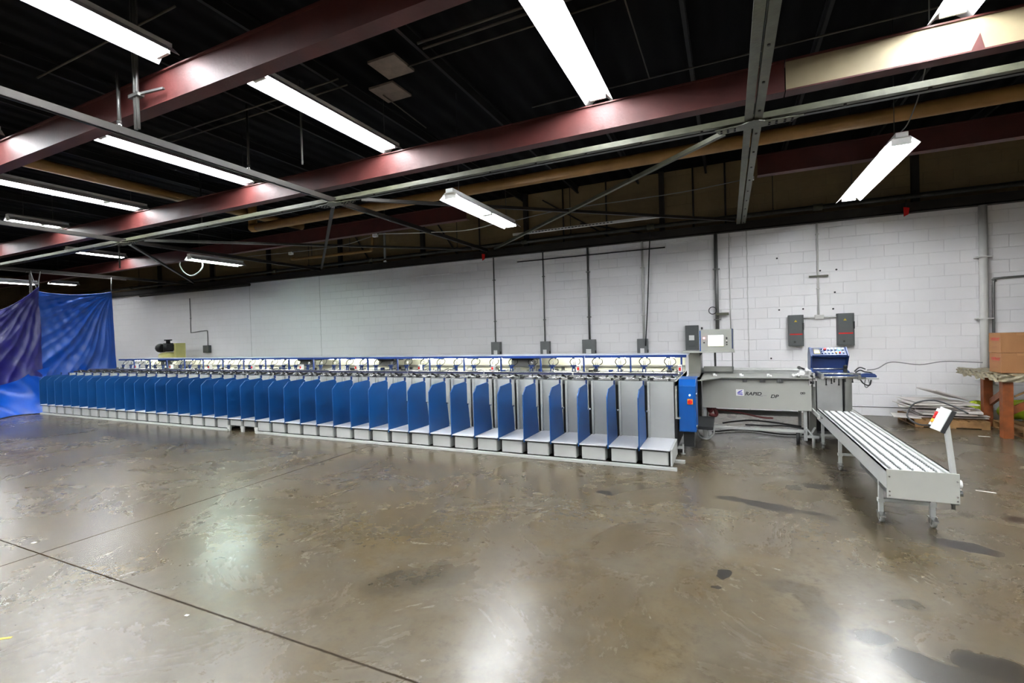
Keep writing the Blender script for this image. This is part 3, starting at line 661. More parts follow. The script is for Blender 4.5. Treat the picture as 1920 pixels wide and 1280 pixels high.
for m_ in range(10):
    a = XR-1.472*m_; b = a-1.472
    MB().box(b+.02, a-.01, 6.60, 6.645, .998, 1.03).build('guide_rail', 'greyblue', mc, .003)
    MB().box(b+.02, a-.01, 6.59, 6.65, 1.03, 1.038).build('rail_cap', 'chrome', mc)
    cn = MB().box(b+.004, a+(.05 if m_ == 0 else -.004), 7.30, 7.99, 1.225, 1.245).build('canopy', 'roof', mc, .002)
    MB().box(b+.004, a+(.05 if m_ == 0 else -.004), 7.285, 7.30, 1.208, 1.247).build('fascia', 'bluerail', cn)
    for q in range(2):
        xp = a-.02-q*.736
        MB().box(xp-.012, xp+.012, 7.29, 7.315, .955, 1.21).build('canopy_post', 'bluerail', mc)
        lit = (m_, q) not in ((1, 1), (5, 0), (3, 1), (8, 1))
        xc = xp-.37
        if lit:
            MB().cyl((xc-.24, 7.62, 1.195), (xc+.24, 7.62, 1.195), .012, n=8).build('canopy_tube', 'ctube', mc)
            MB().box(xc-.26, xc+.26, 7.60, 7.64, 1.21, 1.225).build('tube_holder', 'white', mc)
            mb = MB()
            for dx in (-.15, .17): mb.prism([(xc+dx-.02,1.225),(xc+dx+.02,1.225),(xc+dx+.045,1.19),(xc+dx+.02,1.19)], 'y', 7.34, 7.36)
            mb.build('bracket', 'greym', mc)
        else:
            MB(Matrix.Translation((xc, 7.5, 1.1)) @ Matrix.Rotation(.16, 4, 'Y')).box(-.26, .2, 0, .02, -.06, .09).build('hinged_cover', 'greyd', mc)
            MB().box(xc-.2, xc+.2, 7.4, 7.7, 1.17, 1.22).build('blower_box', 'dark', mc)
        for _ in range(9):
            xx = xc+rr.uniform(-.33, .33); yy = rr.uniform(7.0, 7.9); hh = rr.uniform(.01, .07)
            MB().box(xx-rr.uniform(.01,.05), xx+rr.uniform(.01,.05), yy, yy+rr.uniform(.02,.06), .955, .97+hh).build('feed_mechanism', rr.choice(['black','alu','greyd','dark','chrome','blued']), mc) if _ % 3 else None
        mb = MB()
        for _ in range(10):
            xx = xc+rr.uniform(-.34, .34); yy = rr.uniform(6.7, 7.6); mb.bar((xx, yy, .985), (xx+rr.uniform(-.08,.08), yy+rr.uniform(.08,.2), .99+rr.uniform(0,.03)), .012, .01)
        mb.build('linkage', rr.choice(['chrome','black']), mc)
        MB().box(xc-.25, xc+.22, 7.1, 7.16, .985, .993).build('sheet_stop', 'chrome', mc)
    sb = MB().box(a-.04, a+.012, 6.96, 7.02, 1.02, 1.12).build('switch_box', 'white', mc, .003)
    MB().box(a-.028, a+.0, 6.945, 6.96, 1.04, 1.085).build('red_switch', 'red', sb, .003); MB().box(a-.03, a-.018, 6.955, 6.96, 1.09, 1.105).box(a-.01, a+.002, 6.955, 6.96, 1.09, 1.105).build('label_mark', 'inkg', sb)
    MB().cyl((a-.015, 6.99, .955), (a-.015, 6.99, 1.02), .009, n=8).build('switch_stem', 'greym', mc)

# ============================================================ TRANSFER TABLE + CONTROL CABINET
tt = thing('transfer_table', 'grey transfer table with black lettering between collator and stacker', 'machine', (.3, 7.7, 0))
YT = 7.4
MB().box(-.36, 1.0, YT, YT+.02, .47, .885).build('front_panel', 'grey', tt, .002)
MB().box(-.40, 1.0, YT-.06, 8.1, .905, .918).build('table_top', 'greyd', tt, .002)
MB().box(-.36, 1.0, YT-.03, YT+.0, .885, .905).build('edge_slot', 'greym', tt)
MB().box(-.56, -.36, 6.92, 8.1, .905, .918).prism([(-.58,6.9),(-.36,6.9),(-.10,7.34),(-.58,7.34)], 'z', .905, .918).build('entry_plate', 'greyd', tt)
MB().box(-.58, 1.0, 8.10, 8.13, .91, 1.0).box(-.1, 1.0, 8.06, 8.10, .965, .98).build('rear_guide', 'alu', tt)
MB().box(-.58, -.40, 7.96, 8.5, .15, 1.25).build('column', 'greyd', tt, .003)
MB().box(-.36, .98, YT+.02, 8.1, .87, .905).box(-.36, -.33, YT+.02, 8.1, .47, .87).box(.97, 1.0, YT+.02, 8.1, .47, .87).build('frame_box', 'grey', tt)
for x in (-.20, .15, .50, .84):
    MB().cyl((x, YT+.1, .918), (x, YT+.1, .96), .018, n=10).cyl((x+.03, YT+.1, .918), (x+.03, YT+.1, .945), .012, n=10).build('clamp_knob', 'white', tt)
for x, ww in ((.20,.03),(.42,.035),(.63,.04)):
    MB().box(x-ww, x+ww, YT-.03, YT, .85, .885).box(x-ww*.4, x+ww*.4, YT-.04, YT-.03, .86, .905).build('latch', 'greym', tt, .003)
MB().box(-.36, .93, YT+.03, YT+.07, .165, .20).build('lower_bar', 'bin', tt, .003)
for x in (-.33, .93):
    MB().box(x-.02, x+.02, YT+.03, YT+.07, .06, .47).build('leg', 'bin', tt, .003)
for x in (-.33, .93):
    MB().box(x-.02, x+.02, 7.98, 8.02, .0, .47).build('leg', 'bin', tt, .003)
MB().torus((-.33, YT-.02, .125), (0,1,0), .115, .012).torus((-.33, YT+.10, .125), (0,1,0), .115, .012).cyl((-.33, YT-.03, .125), (-.33, YT+.11, .125), .03).build('wheel', 'bin', tt)
MB().prism([(-.36,.0),(-.30,.0),(-.29,.2),(-.37,.2)], 'y', YT+.02, YT+.06).build('wheel_bracket', 'bin', tt)
MB().cyl((.84, YT+.05, .0), (.84, YT+.05, .16), .022, n=10).build('levelling_foot', 'dark', tt)
# red hoses and cables below
MB().tube([(-.30, 7.55, .46), (-.26, 7.5, .40), (-.22, 7.5, .46), (-.18, 7.5, .38), (-.2, 7.5, .34), (-.28, 7.5, .36)], .028, 8, 5).build('hose_bundle', 'hose', tt)
MB().tube([(-.20, 7.5, .44), (.1, 7.52, .40), (.4, 7.52, .34), (.55, 7.54, .33)], .012, 8, 5).build('air_hose', 'hose', tt)
MB().box(-.2, .88, 7.75, 7.8, .33, .40).build('cable_tray', 'greym', tt)
for pts in ([(-.1,7.7,.2),(.1,7.8,.22),(.3,7.7,.26),(.6,7.7,.24),(.9,7.6,.22)], [(.2,7.6,.21),(.5,7.65,.2),(.7,7.6,.22),(.95,7.55,.2)], [(-.25,7.9,.02),(.2,8.2,.02),(.7,8.0,.02),(1.1,8.1,.02)]):
    MB().tube(pts, .012, 6, 5).build('loose_cable', 'cable', tt)
# lettering and emblem on the front panel
B(.085, .185, YT-.003, YT, .655, .745).build('emblem_plate', 'white', tt)
MB().prism([(.10,.675),(.165,.665),(.175,.675),(.11,.685)], 'y', YT-.005, YT-.003).prism([(.12,.70),(.16,.72),(.17,.738),(.15,.73),(.11,.71)], 'y', YT-.005, YT-.003).prism([(.10,.692),(.17,.69),(.168,.70),(.10,.702)], 'y', YT-.005, YT-.003).build('emblem', 'inkb', tt)
text('lettering', 'RAPID', .066, (.30, YT-.002, .685), 'ink', tt, .25, .0015, sx=1.12, label='black slanted lettering RAPID')
text('lettering', 'DP', .066, (.56, YT-.002, .655), 'ink', tt, .25, .0015, sx=1.12, label='black slanted lettering DP')
MB().box(.38, .42, YT-.003, YT, .655, .663).box(.425, .47, YT-.003, YT, .664, .667).build('faint_mark', 'inkg', tt)
MB().torus((.885, YT-.002, .71), (0,1,0), .012, .003, 14, 6).torus((.912, YT-.002, .712), (0,1,0), .012, .003, 14, 6).build('small_mark', 'ink', tt)
# control cabinet in front of the table entry
cc = MB().box(-.59, -.385, 6.32, 6.72, .315, .90).prism([(6.32,.90),(6.72,.90),(6.72,.985),(6.40,.975)], 'x', -.59, -.385).build('control_cabinet', 'blueb', tt, .006, 'bright blue control cabinet with a red main switch')
MB().box(-.582, -.40, 6.312, 6.32, .325, .895).build('door', 'blueb', cc, .003)
B(-.486, -.42, 6.306, 6.312, .665, .735).build('switch_plate', 'yellow', cc, .003); MB().cyl((-.453, 6.306, .70), (-.453, 6.28, .70), .028, n=18).box(-.46, -.446, 6.268, 6.282, .675, .725).build('main_switch', 'red', cc)
MB().cyl((-.455, 6.312, .785), (-.455, 6.302, .785), .010, n=12).build('indicator', 'gloww', cc)
MB().cyl((-.38, 6.34, .37), (-.38, 6.34, .41), .008, n=8).cyl((-.38, 6.34, .77), (-.38, 6.34, .81), .008, n=8).build('hinge', 'chrome', cc)
MB().box(-.55, -.42, 6.45, 6.6, .10, .315).box(-.5, -.2, 6.6, 7.4, .30, .34).build('cabinet_support', 'dark', tt)

# control monitor
cm = thing('control_monitor', 'grey operator monitor with a glowing screen and blue sides', 'monitor', (-.16, 7.9, .92))
YM = 7.78
MB().box(-.66, .085, YM-.03, 8.2, 1.252, 1.275).build('support_plate', 'grey', cm, .002)
MB().box(-.385, .075, YM, YM+.16, 1.275, 1.605).build('casing', 'grey', cm, .004)
B(.048, .062, YM-.004, YM+.165, 1.31, 1.61).build('side_strip', 'blued', cm, .002); B(-.40, -.385, YM, YM+.165, 1.275, 1.59).build('side_panel', 'blueb', cm, .002)
B(-.285, -.062, YM-.006, YM, 1.345, 1.52).build('screen_frame', 'greyd', cm, .002)
sc_ = B(-.28, -.067, YM-.008, YM-.006, 1.352, 1.515).build('screen', 'screen', cm); B(-.28, -.067, YM-.009, YM-.008, 1.352, 1.372).build('status_bar', 'screeny', sc_)
MB().cyl((-.337, YM, 1.475), (-.337, YM-.018, 1.475), .013, n=14).build('lit_button', 'glowr', cm)
MB().cyl((-.337, YM, 1.405), (-.337, YM-.018, 1.405), .011, n=14).build('button', 'black', cm)
for z in (1.475, 1.458, 1.405, 1.372):
    MB().cyl((-.022, YM, z), (-.022, YM-.018, z), .011, n=14).build('button', 'black', cm)
MB().cyl((-.022, YM, 1.435), (-.022, YM-.018, 1.435), .009, n=14).build('button', 'white', cm)
MB().sphere((-.37, YM+.1, 1.63), .016).cyl((-.37, YM+.1, 1.60), (-.37, YM+.1, 1.63), .008).build('key_knob', 'black', cm)
MB().box(-.21, -.18, 8.1, 8.13, .92, 1.252).box(.046, .06, 8.0, 8.03, .92, 1.252).build('support_post', 'greym', cm)
MB().box(-.36, .07, 8.0, 8.12, .95, 1.02).build('tray', 'greyd', cm)
MB().prism([(-.41,1.252),(-.36,1.252),(-.40,1.20)], 'y', 7.78, 7.80).build('bracket', 'black', cm)

# ============================================================ STACKER
st = thing('paper_stacker', 'grey delivery stacker with a blue button console on top', 'machine', (1.25, 7.9, 0))
YS = 7.75
MB().box(1.02, 1.10, YS, YS+.10, .05, .90).box(1.44, 1.52, YS, YS+.10, .05, .90).build('column', 'greyd', st, .003)
MB().box(1.02, 1.10, 8.15, 8.25, .05, .90).box(1.44, 1.52, 8.15, 8.25, .05, .90).build('rear_column', 'greyd', st, .003)
MB().box(1.12, 1.42, YS+.06, YS+.08, .30, .90).build('front_panel', 'alu', st); MB().box(1.10, 1.12, YS+.05, YS+.06, .32, .84).box(1.42, 1.44, YS+.05, YS+.06, .32, .90).build('guide_slot', 'black', st)
MB().box(1.02, 1.52, YS, 8.3, .885, .91).build('deck', 'greyd', st, .003); MB().box(1.0, 1.54, YS+.02, 8.25, .05, .09).build('base', 'greyd', st, .003)
MB().prism([(YS+.02,.91),(YS+.35,.91),(YS+.35,1.22),(YS+.30,1.28),(YS+.24,1.30),(YS+.10,1.20),(YS+.12,1.17),(YS+.2,1.16),(YS+.2,1.0),(YS+.02,.98)], 'x', 1.07, 1.50).build('console', 'blued', st, .004)
MB().prism([(YS-.02,.91),(YS+.36,.91),(YS+.36,1.2),(YS+.30,1.30),(YS+.22,1.31),(YS+.06,1.19),(YS+.1,1.02),(YS-.02,.96)], 'x', 1.055, 1.075).build('console_side', 'blued', st, .003)
MB().prism([(YS+.2,1.0),(YS+.36,1.0),(YS+.36,1.2),(YS+.30,1.30),(YS+.22,1.31),(YS+.06,1.19)], 'x', 1.49, 1.51).build('console_side', 'blued', st, .003)
# buttons on the tilted console face (normal up and toward the aisle)
dn = Vector((0, -(1.30-1.20), (.24-.10))).normalized(); du = Vector((0, .14, .10)).normalized()
base = Vector((0, YS+.10, 1.20))
def on_face(x, t, d=0.): return Vector((x, 0, 0))+base+du*t+dn*d
def face_box(x0, x1, t0, t1, d0, d1, m, nm):
    X = Matrix.Translation(base) @ Matrix(((1,0,0,0),(0,du.y,dn.y,0),(0,du.z,dn.z,0),(0,0,0,1)))
    return MB(X).box(x0, x1, t0, t1, d0, d1).build(nm, m, st, .002)
face_box(1.10, 1.185, .02, .155, 0, .006, 'black', 'display_frame'); face_box(1.11, 1.175, .03, .10, .006, .008, 'screeno', 'display'); face_box(1.11, 1.175, .105, .14, .006, .008, 'greym', 'display_header')
for i in range(3): MB().cyl(on_face(1.205, .04+.045*i, 0), on_face(1.205, .04+.045*i, .02), .010, n=12).build('knob', 'blued', st)
cols = ['red', 'white', 'white', 'white', 'glowg', 'white']; cols2 = ['white', 'white', 'white', 'yellow', 'red', 'white']
for i in range(6):
    x = 1.245+.042*i
    MB().cyl(on_face(x, .12), on_face(x, .12, .025), .013 if i else .017, n=12).build('button', cols[i], st)
    face_box(x-.013, x+.013, .143, .155, 0, .003, 'white', 'legend_plate')
    MB().cyl(on_face(x, .045), on_face(x, .045, .02), .010, n=12).build('button', cols2[i], st)
    face_box(x-.013, x+.013, .070, .082, 0, .003, 'white', 'legend_plate')
MB().cyl((1.08, YS+.05, 1.01), (1.44, YS+.05, 1.01), .009).build('upper_rod', 'chrome', st)
MB().cyl((1.10, 7.42, .975), (1.55, 7.42, .975), .011).cyl((1.10, 7.32, .94), (1.52, 7.32, .94), .009).cyl((1.10, 7.40, .92), (1.60, 7.40, .925), .012).box(1.10, 1.13, 7.3, 7.78, .905, .985).box(1.50, 1.53, 7.3, 7.78, .905, .965).build('jogger_rods', 'chrome', st)
mb = MB()
for x, l in ((1.17,.09),(1.23,.07),(1.26,.05),(1.31,.09),(1.38,.04),(1.46,.05)): mb.cyl((x, 7.41, .92), (x, 7.41, .92-l), .007, n=8).sphere((x, 7.41, .92-l), .011)
mb.build('spring_finger', 'black', st)
MB().box(1.50, 1.72, 7.42, 7.5, .93, .955).prism([(1.5,.955),(1.62,.985),(1.70,.975),(1.72,.955)], 'y', 7.42, 7.5).build('side_jogger', 'blued', st, .003)
MB().box(1.48, 1.74, 7.40, 7.52, .905, .93).build('jogger_base', 'alu', st, .003)
MB().box(1.43, 1.47, YS-.0, YS+.04, .96, 1.06).sphere((1.45, YS-.01, 1.05), .022).build('clamp', 'dark', st)
for pts, r, m in (([(1.5,7.45,.99),(1.55,7.45,1.02),(1.60,7.46,1.0),(1.66,7.46,.99),(1.70,7.46,.96)], .009, 'black'), ([(1.54,7.42,.91),(1.58,7.42,.85),(1.64,7.42,.83),(1.66,7.42,.90)], .009, 'black'), ([(1.60,7.42,.91),(1.59,7.42,.83),(1.61,7.42,.80),(1.64,7.42,.84),(1.63,7.42,.91)], .006, 'cableg'), ([(1.50,7.5,1.0),(1.56,7.52,1.05),(1.62,7.5,1.03)], .008, 'black')):
    MB().tube(pts, r, 6, 5).build('air_hose', m, st)
# infeed mechanism at the left of the stacker
MB().box(.97, 1.0, 7.36, 7.75, .82, 1.02).box(1.02, 1.045, 7.40, 7.75, .80, .98).box(.88, .97, 7.44, 7.48, .92, .95).build('infeed_frame', 'alu', st, .002)
MB().cyl((.90, 7.40, .98), (.90, 7.52, .98), .032).cyl((.86, 7.42, .955), (.86, 7.5, .955), .018).cyl((.80, 7.42, .95), (.80, 7.48, .95), .016).cyl((.95, 7.38, 1.03), (.95, 7.46, 1.03), .02).build('infeed_roller', 'white', st)
MB().bar((.86, 7.46, 1.06), (.96, 7.42, 1.02), .015, .02).box(1.05, 1.09, 7.70, 7.75, .78, .90).sphere((1.0, 7.36, .95), .018).sphere((1.01, 7.36, .86), .014).build('infeed_arm', 'black', st)
MB().box(.98, 1.03, 7.36, 7.40, .84, .88).box(1.0, 1.04, 7.36, 7.4, .90, .92).cyl((.87, 7.42, 1.05), (.87, 7.5, 1.05), .022).build('infeed_block', 'greym', st)
MB().bar((.92, 7.3, .26), (1.02, 7.3, .12), .02, .02).bar((1.02, 7.3, .27), (.96, 7.34, .14), .02, .02).box(.93, 1.06, 7.28, 7.32, .13, .16).cyl((1.0, 7.3, .0), (1.0, 7.3, .13), .018).build('foot_linkage', 'bin', st)
MB().box(1.06, 1.5, 7.9, 8.2, .12, .3).build('base_cover', 'dark', st)

# ============================================================ ROLLER CONVEYOR
rc = thing('roller_conveyor', 'low white roller conveyor on casters pointing toward the camera', 'conveyor', (1.26, 5.9, 0))
xa, xb, ya, yb = 1.06, 1.47, 4.36, 7.40
for x in (xa, xb-.012):
    MB().box(x, x+.012, ya, yb, .37, .505).box(x-.0 if x == xa else x-.02, x+.03 if x == xa else x+.012, ya, yb, .497, .505).build('side_rail', 'bin', rc)
B(xa-.005, xb+.005, ya-.02, ya-.008, .31, .525).build('end_plate', 'grey', rc, .002)
mb = MB()
for x in (xa+.01, xb-.01):
    for z in (.33, .36, .47): mb.cyl((x, ya-.026, z), (x, ya-.018, z), .006, n=8)
mb.build('bolts', 'chrome', rc)
B(xa+.012, xb-.012, ya, yb, .44, .45).build('bed', 'black', rc)
mb = MB()
for xg in (xa+.055, xa+.12, xa+.195, xa+.27, xa+.335):
    mb.box(xg-.006, xg+.006, ya+.03, yb-.05, .45, .488)
mb.build('drive_belt', 'black', rc)
n_r = 62; pit = (yb-.05-ya-.03)/n_r
xs = [xa+.055, xa+.12, xa+.195, xa+.27, xa+.335, xb-.02]
r0 = None
for i in range(n_r):
    yy = ya+.04+i*pit
    if r0 is None:
        mb = MB()
        for j in range(5):
            a = xs[j]+.012; b = xs[j+1]-.012
            mb.cyl((a, yy, .475), (b, yy, .475), .0225, n=10)
        mb.cyl((xa+.012, yy, .475), (xb-.012, yy, .475), .008, n=6)
        mb.cyl((xa+.02, yy, .47), (xa+.045, yy, .47), .018, n=8)
        r0 = mb.build('roller', 'rollerw', rc); ry = yy
    else:
        c = r0.copy(); col.objects.link(c); c.parent = rc; c.location.y = yy-ry
MB().box(xa-.02, xb+.08, yb-.0, yb+.32, .425, .435).build('rubber_mat', 'rubber', rc, .002)
MB().box(xa-.03, xa-.01, yb-.3, yb+.3, .42, .47).build('mat_edge', 'bin', rc)
def caster(x, y):
    MB().box(x-.028, x+.028, y-.02, y+.03, .072, .080).box(x-.022, x-.017, y-.03, y+.02, .03, .078).box(x+.017, x+.022, y-.03, y+.02, .03, .078).build('caster_fork', 'chrome', rc)
    MB().cyl((x-.013, y-.01, .04), (x+.013, y-.01, .04), .04, n=16).build('caster_wheel', 'greyd', rc); MB().cyl((x-.015, y-.01, .04), (x+.015, y-.01, .04), .022, n=10).build('caster_hub', 'black', rc)
    MB().prism([(y-.07,.055),(y-.02,.075),(y-.02,.085),(y-.07,.065)], 'x', x-.018, x+.018).build('brake_lever', 'chrome', rc)
for y in (4.72, 6.25, 7.3):
    for x in (xa+.045, xb-.035):
        MB().box(x-.016, x+.016, y-.016, y+.016, .08, .38).box(x-.022, x+.022, y-.022, y+.022, .16, .19).build('leg', 'bin', rc, .002); caster(x, y)
    MB().box(xa+.05, xb-.04, y-.012, y+.012, .165, .19).build('cross_bar', 'bin', rc)
MB().box(xa+.03, xb-.02, 4.5, 5.3, .30, .37).build('drive_cover', 'greym', rc)
MB().cyl((xb+.0, ya+.08, .43), (xb+.045, ya+.08, .43), .03).build('drive_pulley', 'white', rc); MB().cyl((xb+.0, ya+.08, .36), (xb+.05, ya+.08, .36), .022).box(xb-.03, xb+.01, ya+.02, ya+.10, .29, .34).cyl((xb-.0, ya+.08, .24), (xb-.0, ya+.08, .31), .012).build('drive_motor', 'greym', rc)
MB().cyl((xa-.012, 7.0, .45), (xa, 7.0, .45), .010).cyl((xa-.012, 7.1, .45), (xa, 7.1, .45), .010).build('side_screw', 'chrome', rc)
# control post of the conveyor
MB().bar((xb+.005, ya+.06, .40), (xb-.045, ya+.05, .88), .03, .03).build('control_post', 'bin', rc)
X = Matrix.Translation((1.40, ya+.05, .90)) @ Matrix.Rotation(math.radians(24), 4, 'Y') @ Matrix.Rotation(math.radians(-14), 4, 'Z')
cb_ = MB(X).box(-.035, .025, -.03, .05, -.085, .085).build('control_box', 'white', rc, .004, 'tilted white box with red and yellow buttons')
MB(X).box(.025, .05, -.035, .05, -.088, .088).build('box_back', 'black', cb_, .002)
for z, m, r in ((.055,'white',.012),(.028,'red',.015),(.0,'red',.012),(-.028,'yellow',.014),(-.055,'white',.012),(-.07,'black',.010)):
    MB(X).cyl((-.035, .01, z), (-.05, .01, z), r, n=12).build('button', m, cb_)
MB().tube([(1.38,ya+.06,.86),(1.30,ya+.15,.84),(1.27,ya+.3,.88),(1.33,ya+.35,.97),(1.45,ya+.35,1.0),(1.56,ya+.3,.96),(1.62,ya+.25,.92)], .006, 6, 5).build('cable', 'cable', rc)

# ============================================================ RIGHT CORNER
wt = thing('carton_table', 'rough wooden bench wrapped in plastic, carrying the cartons', 'table', (4.2, 9.2, 0))
MB().box(3.36, 5.4, 8.6, 9.8, .80, .87).build('tabletop', 'woodl', wt)
def wr(u, v):
    return (3.32+u*2.1, 8.56+v*1.27, .875+.012*math.sin(u*57+v*13)+.008*math.sin(v*71+u*31))
mb = MB().sheet(wr, 70, 40)
mb.sheet(lambda u, v: (3.32+u*2.1, 8.56+.012*math.sin(u*80+v*9), .875+.01*math.sin(u*57)-v*(.085+.012*math.sin(u*23)+.01*math.sin(u*61))), 90, 8)
mb.sheet(lambda u, v: (3.32+.012*math.sin(u*60+v*8), 8.56+u*1.27, .875+.01*math.sin(u*37)-v*(.085+.012*math.sin(u*17+1)+.01*math.sin(u*43))), 60, 8)
mb.build('plastic_cover', 'wrap', wt)
for x, y in ((3.45, 8.68), (3.60, 9.62), (5.3, 8.68), (5.3, 9.62)): MB().box(x-.055, x+.055, y-.05, y+.05, 0, .80).build('leg', 'wood', wt, .003)
MB().bar((3.50,8.72,.36),(4.2,8.72,.78),.04,.09).build('brace', 'wood', wt); MB().bar((3.52,8.64,.58),(3.85,8.64,.78),.02,.02).build('batten', 'woodl', wt); MB().bar((3.62,9.55,.38),(3.46,8.8,.60),.04,.09).build('brace', 'wood', wt)
def carton(x, y, z, wx, wy, wz, label, rot=0.):
    t = thing('carton', label, 'box', (x, y, z), 'brown cartons on the bench')
    X = Matrix.Translation((x, y, z)) @ Matrix.Rotation(rot, 4, 'Z')
    MB(X).box(0, wx, 0, wy, 0, wz).build('body', 'card', t, .004)
    MB(X).box(.02, wx-.02, wy*.47, wy*.53, wz, wz+.002).box(wx*.35, wx*.62, -.002, 0, wz-.035, wz).build('tape', 'cardd', t)
    mb = MB(X)
    for i, (a, b, c) in enumerate(((.04,.26,.06),(.05,.20,.0),)): pass
    for a, b, z0_, z1_ in ((.24,.29,.19,.205),(.17,.23,.19,.21),(.10,.155,.19,.205),(.06,.09,.19,.21),(.07,.28,.17,.182)): mb.box(-.002, 0, a-.02, b-.02, z0_, z1_)
    mb.build('red_print', 'redpr', t)
    mb = MB(X)
    for a, b, z0_, z1_ in ((.08,.28,.145,.152),(.12,.26,.06,.068),(.14,.24,.08,.088)): mb.box(-.002, 0, a-.02, b-.02, z0_, z1_)
    mb.build('print', 'brownpr', t); return t
carton(3.42, 8.72, .89, .46, .33, .275, 'lower brown carton with red print on the bench')
carton(3.42, 8.73, 1.168, .46, .33, .275, 'upper brown carton with red print, top of the stack')
carton(3.93, 8.74, .89, .46, .33, .275, 'second lower brown carton cut by the right edge')
carton(3.93, 8.73, 1.168, .46, .33, .275, 'second upper brown carton cut by the right edge')
def pallet(x0, x1, y0, y1, label, boards=7):
    t = thing('pallet', label, 'pallet', ((x0+x1)/2, (y0+y1)/2, 0), 'wooden pallets on the floor')
    mb = MB()
    for k in range(boards):
        x = x0+(x1-x0-.1)*k/(boards-1); mb.box(x, x+.1, y0, y1, .105, .12)
    mb.build('deck_board', 'woodl', t)
    for y in (y0, (y0+y1)/2-.02, y1-.04): B(x0, x1, y, y+.04, .015, .105).build('stringer', 'woodl', t)
    mb = MB()
    for k in range(3):
        x = x0+(x1-x0-.1)*k/2; mb.box(x, x+.1, y0, y1, 0, .015)
    mb.build('bottom_board', 'woodl', t); return t
pallet(2.62, 3.50, 9.25, 10.1, 'wooden pallet under the loose white boards by the wall')
pallet(3.62, 4.7, 8.65, 9.5, 'wooden pallet under the bench at the right edge')
rb = random.Random(5)
zz = .122
for i in range(9):
    a = rb.uniform(-.35, .35); cx, cy = 3.05+rb.uniform(-.14, .12), 9.66+rb.uniform(-.08, .08); sx_, sy_ = rb.uniform(.30,.44), rb.uniform(.2,.34)
    tilt = Matrix.Rotation(rb.uniform(-.008,.008), 4, 'Y'); th_ = rb.uniform(.012, .03)
    MBx = MB(Matrix.Translation((cx, cy, zz+.012)) @ Matrix.Rotation(a, 4, 'Z') @ tilt).box(-sx_, sx_, -sy_, sy_, 0, th_)
    tag(MBx.build('white_board', 'paper', None, .002), 'loose sheet of white board in the heap on the pallet', 'board', 'white boards heaped on the pallet')
    zz += th_+.009
tag(MB(Matrix.Translation((3.1, 9.72, zz+.09)) @ Matrix.Rotation(.3, 4, 'Z') @ Matrix.Rotation(.32, 4, 'Y')).box(-.26, .22, -.22, .2, 0, .02).build('white_board', 'paper', None, .002), 'slanted white board on top of the heap', 'board', 'white boards heaped on the pallet')
tag(MB(Matrix.Translation((2.62, 9.5, .125)) @ Matrix.Rotation(-.15, 4, 'Z')).box(-.22, .12, -.2, .25, .0, .012).build('white_board', 'paper'), 'thin white board sticking out left of the pallet', 'board', 'white boards heaped on the pallet')
def lump(u, v, cx, cy, cz, a, b, c):
    t_, p = u*2*PI, v*PI; r = 1+.12*math.sin(3*t_+2*p)+.08*math.sin(7*t_)
    return (cx+a*r*math.cos(t_)*math.sin(p), cy+b*r*math.sin(t_)*math.sin(p), max(cz-c+.001, cz+c*r*math.cos(p)))
tag(MB().sheet(lambda u, v: lump(u, v, 3.60, 9.99, .16, .15, .10, .16), 24, 12).build('lime_bag', 'lime'), 'lime green bag behind the bench leg next to the white boards', 'bag')
tag(MB().sheet(lambda u, v: lump(u, v, 4.05, 9.75, .24, .28, .2, .14), 24, 12).build('lime_bag', 'lime'), 'lime green bag behind the bench at the right edge', 'bag')

# floor litter
for (x, y, r, sx_, sy_, m, lab, nm) in ((-3.68,1.16,.6,.035,.008,'tape','short strip of yellow tape on the floor at the lower left','tape_strip'),(-5.24,1.85,.2,.016,.012,'paper','small white scrap beside the joint crossing at the left','paper_scrap'),
        (-2.94,1.69,.2,.012,.008,'paper','tiny white scrap on the floor at lower left','paper_scrap'),(2.18,5.87,-.25,.07,.012,'paper','thin white strip on the floor right of the conveyor','paper_scrap'),(3.23,8.72,-.1,.06,.02,'paper','white scrap on the floor in front of the pallet','paper_scrap')):
    tag(MB(Matrix.Translation((x, y, 0)) @ Matrix.Rotation(r, 4, 'Z')).box(-sx_, sx_, -sy_, sy_, .0005, .002).build(nm, m), lab, 'scrap')

# ============================================================ FAR LEFT: TARPS, COMPRESSOR
def ridge(x): return (1-abs(2*(x-math.floor(x))-1))**2
def wrk(y, z, s, yc=7.6, zc=3.2, k=6.):
    dy, dz = y-yc, z-zc; r = math.hypot(dy, dz)+.01; th = math.atan2(dz, dy)
    w = .045*math.sin(1.9*y+.9*z+s)+.05*min(1, r/1.2)*(ridge(k*th/1.57+.15*math.sin(2.5*r+s))-.4)+.03*min(1, r)*(ridge(k*2.3*th/1.57+.2*math.sin(3.1*r))-.4)
    return w+.018*math.sin(6.5*y-4.2*z+2*math.sin(2.2*z+s))+.008*math.sin(19*y+11*z+3*math.sin(3*y))
def tarpmat(name, rgb, sc):
    m = mat(name, rgb, .36, var=.1, scale=1.2, bump=0, spec=.6); nt = m.node_tree; b = nt.nodes['Principled BSDF']
    g = node(nt, 'ShaderNodeNewGeometry'); n = noise(nt, g.outputs['Position'], sc*3, 5, .6, .5); bp = node(nt, 'ShaderNodeBump'); bp.inputs['Strength'].default_value = .22; bp.inputs['Distance'].default_value = .03
    nt.links.new(n, bp.inputs['Height']); nt.links.new(bp.outputs[0], b.inputs['Normal']); return m
TB = tarpmat('blue tarpaulin', (0, 70, 166), 2.2); TP = tarpmat('purple tarpaulin', (28, 22, 104), 2.0)
tx = -16.2
def tarp_b(u, v):
    y = 5.98+u*1.62; top = 3.08-.10*math.sin(PI*u)**.7*(1-.2*u)+.10*u; z = .03+(top-.03)*v
    return (tx+wrk(y, z, .4)*(.35+.65*math.sin(PI*min(1, max(0, u)))), y+.07*(1-v)*u, z)
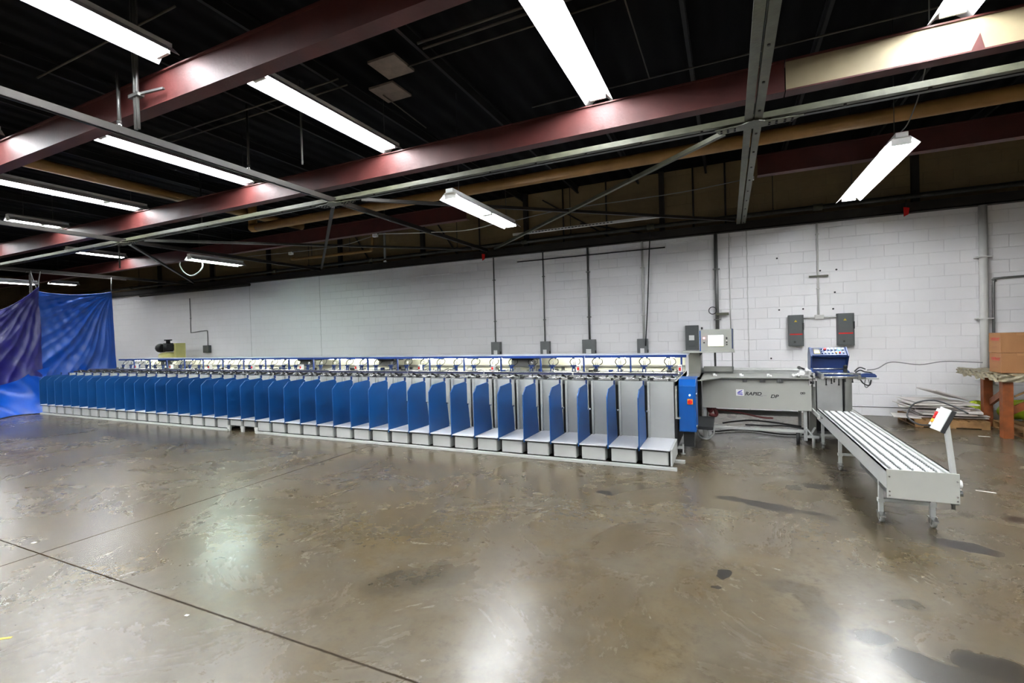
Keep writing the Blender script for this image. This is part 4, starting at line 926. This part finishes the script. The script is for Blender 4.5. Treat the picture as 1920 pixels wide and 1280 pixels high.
def tarp_p(u, v):
    y = 2.6+u*3.38; top = 2.15+.95*u**4+.2*abs(u-.55); z = .02+(top-.02)*v
    fl = max(0, .6-z)*.7
    return (tx+.08+wrk(y, z, 2.1, 6.1, 3.3, 5.)*1.2+fl, y, z)
t = thing('tarpaulin', 'bright blue tarpaulin hanging behind the far end of the collator', 'tarp', (tx, 6.8, 0))
MB().sheet(tarp_b, 90, 110).build('sheet', TB, t); MB().tube([tarp_b(i/30, 1) for i in range(31)], .012, 6, 1).build('hem', TB, t)
MB().tube([(tx,6.0,3.08),(tx-.02,6.02,3.35),(tx,6.05,3.6)], .01, 6, 2).tube([(tx,5.98,3.08),(tx,5.9,3.4),(tx,5.86,3.6)], .008, 6, 2).tube([(tx,7.58,3.15),(tx,7.6,3.6)], .01, 6, 1).build('rope', 'cableg', t)
t = thing('tarpaulin', 'dark purple-blue tarpaulin hanging at the left edge', 'tarp', (tx, 4.3, 0))
MB().sheet(tarp_p, 120, 90).build('sheet', TP, t); MB().tube([tarp_p(i/40, 1) for i in range(41)], .012, 6, 1).build('hem', TP, t)
MB().sheet(lambda u, v: (tx+.25+.5*(1-v)**2+.1*math.sin(5*u*3+v*4)+.05*math.sin(17*u+9*v), 3.9+u*2.0+.15*v, .02+v*(.25+.85*u)), 50, 40).build('blue_fold', TB, t, label='bright blue lower fold')
tag(MB().cyl((tx-.27,5.95,0),(tx-.27,5.95,3.58),.03,n=10).build('tarp_post', 'darksteel'), 'dark post between the two tarpaulins', 'post')
tag(MB().box(tx-.3, tx-.25, 3, 8.1, 3.58, 3.62).build('tarp_rail', 'darksteel'), 'dark rail the tarpaulins are tied to', 'rail')
cpx = thing('air_compressor', 'pale yellow upright compressor with black motors behind the collator', 'compressor', (-17.2, 9.5, 0))
MB().cyl((-16.95, 9.5, .15), (-16.95, 9.5, 1.28), .30, n=24).sphere((-16.95, 9.5, 1.28), .30, sc=(1,1,.3)).build('tank', 'tankc', cpx)
MB().box(-17.25, -16.6, 9.3, 9.7, 0, .15).build('base', 'dark', cpx)
MB().sphere((-17.32, 9.45, 1.50), .15).cyl((-17.4,9.45,1.5),(-17.15,9.45,1.5),.14).build('motor', 'black', cpx)
MB().cyl((-16.9,9.45,1.38),(-16.9,9.45,1.66),.14).cyl((-16.9,9.45,1.66),(-16.9,9.45,1.74),.06).cyl((-16.9,9.45,1.74),(-16.9,9.45,1.78),.11).box(-16.8,-16.5,9.35,9.6,1.42,1.62).build('pump', 'black', cpx)
MB().box(-16.52, -16.40, 9.4, 9.7, .9, 1.65).build('side_tank', 'tankc', cpx)
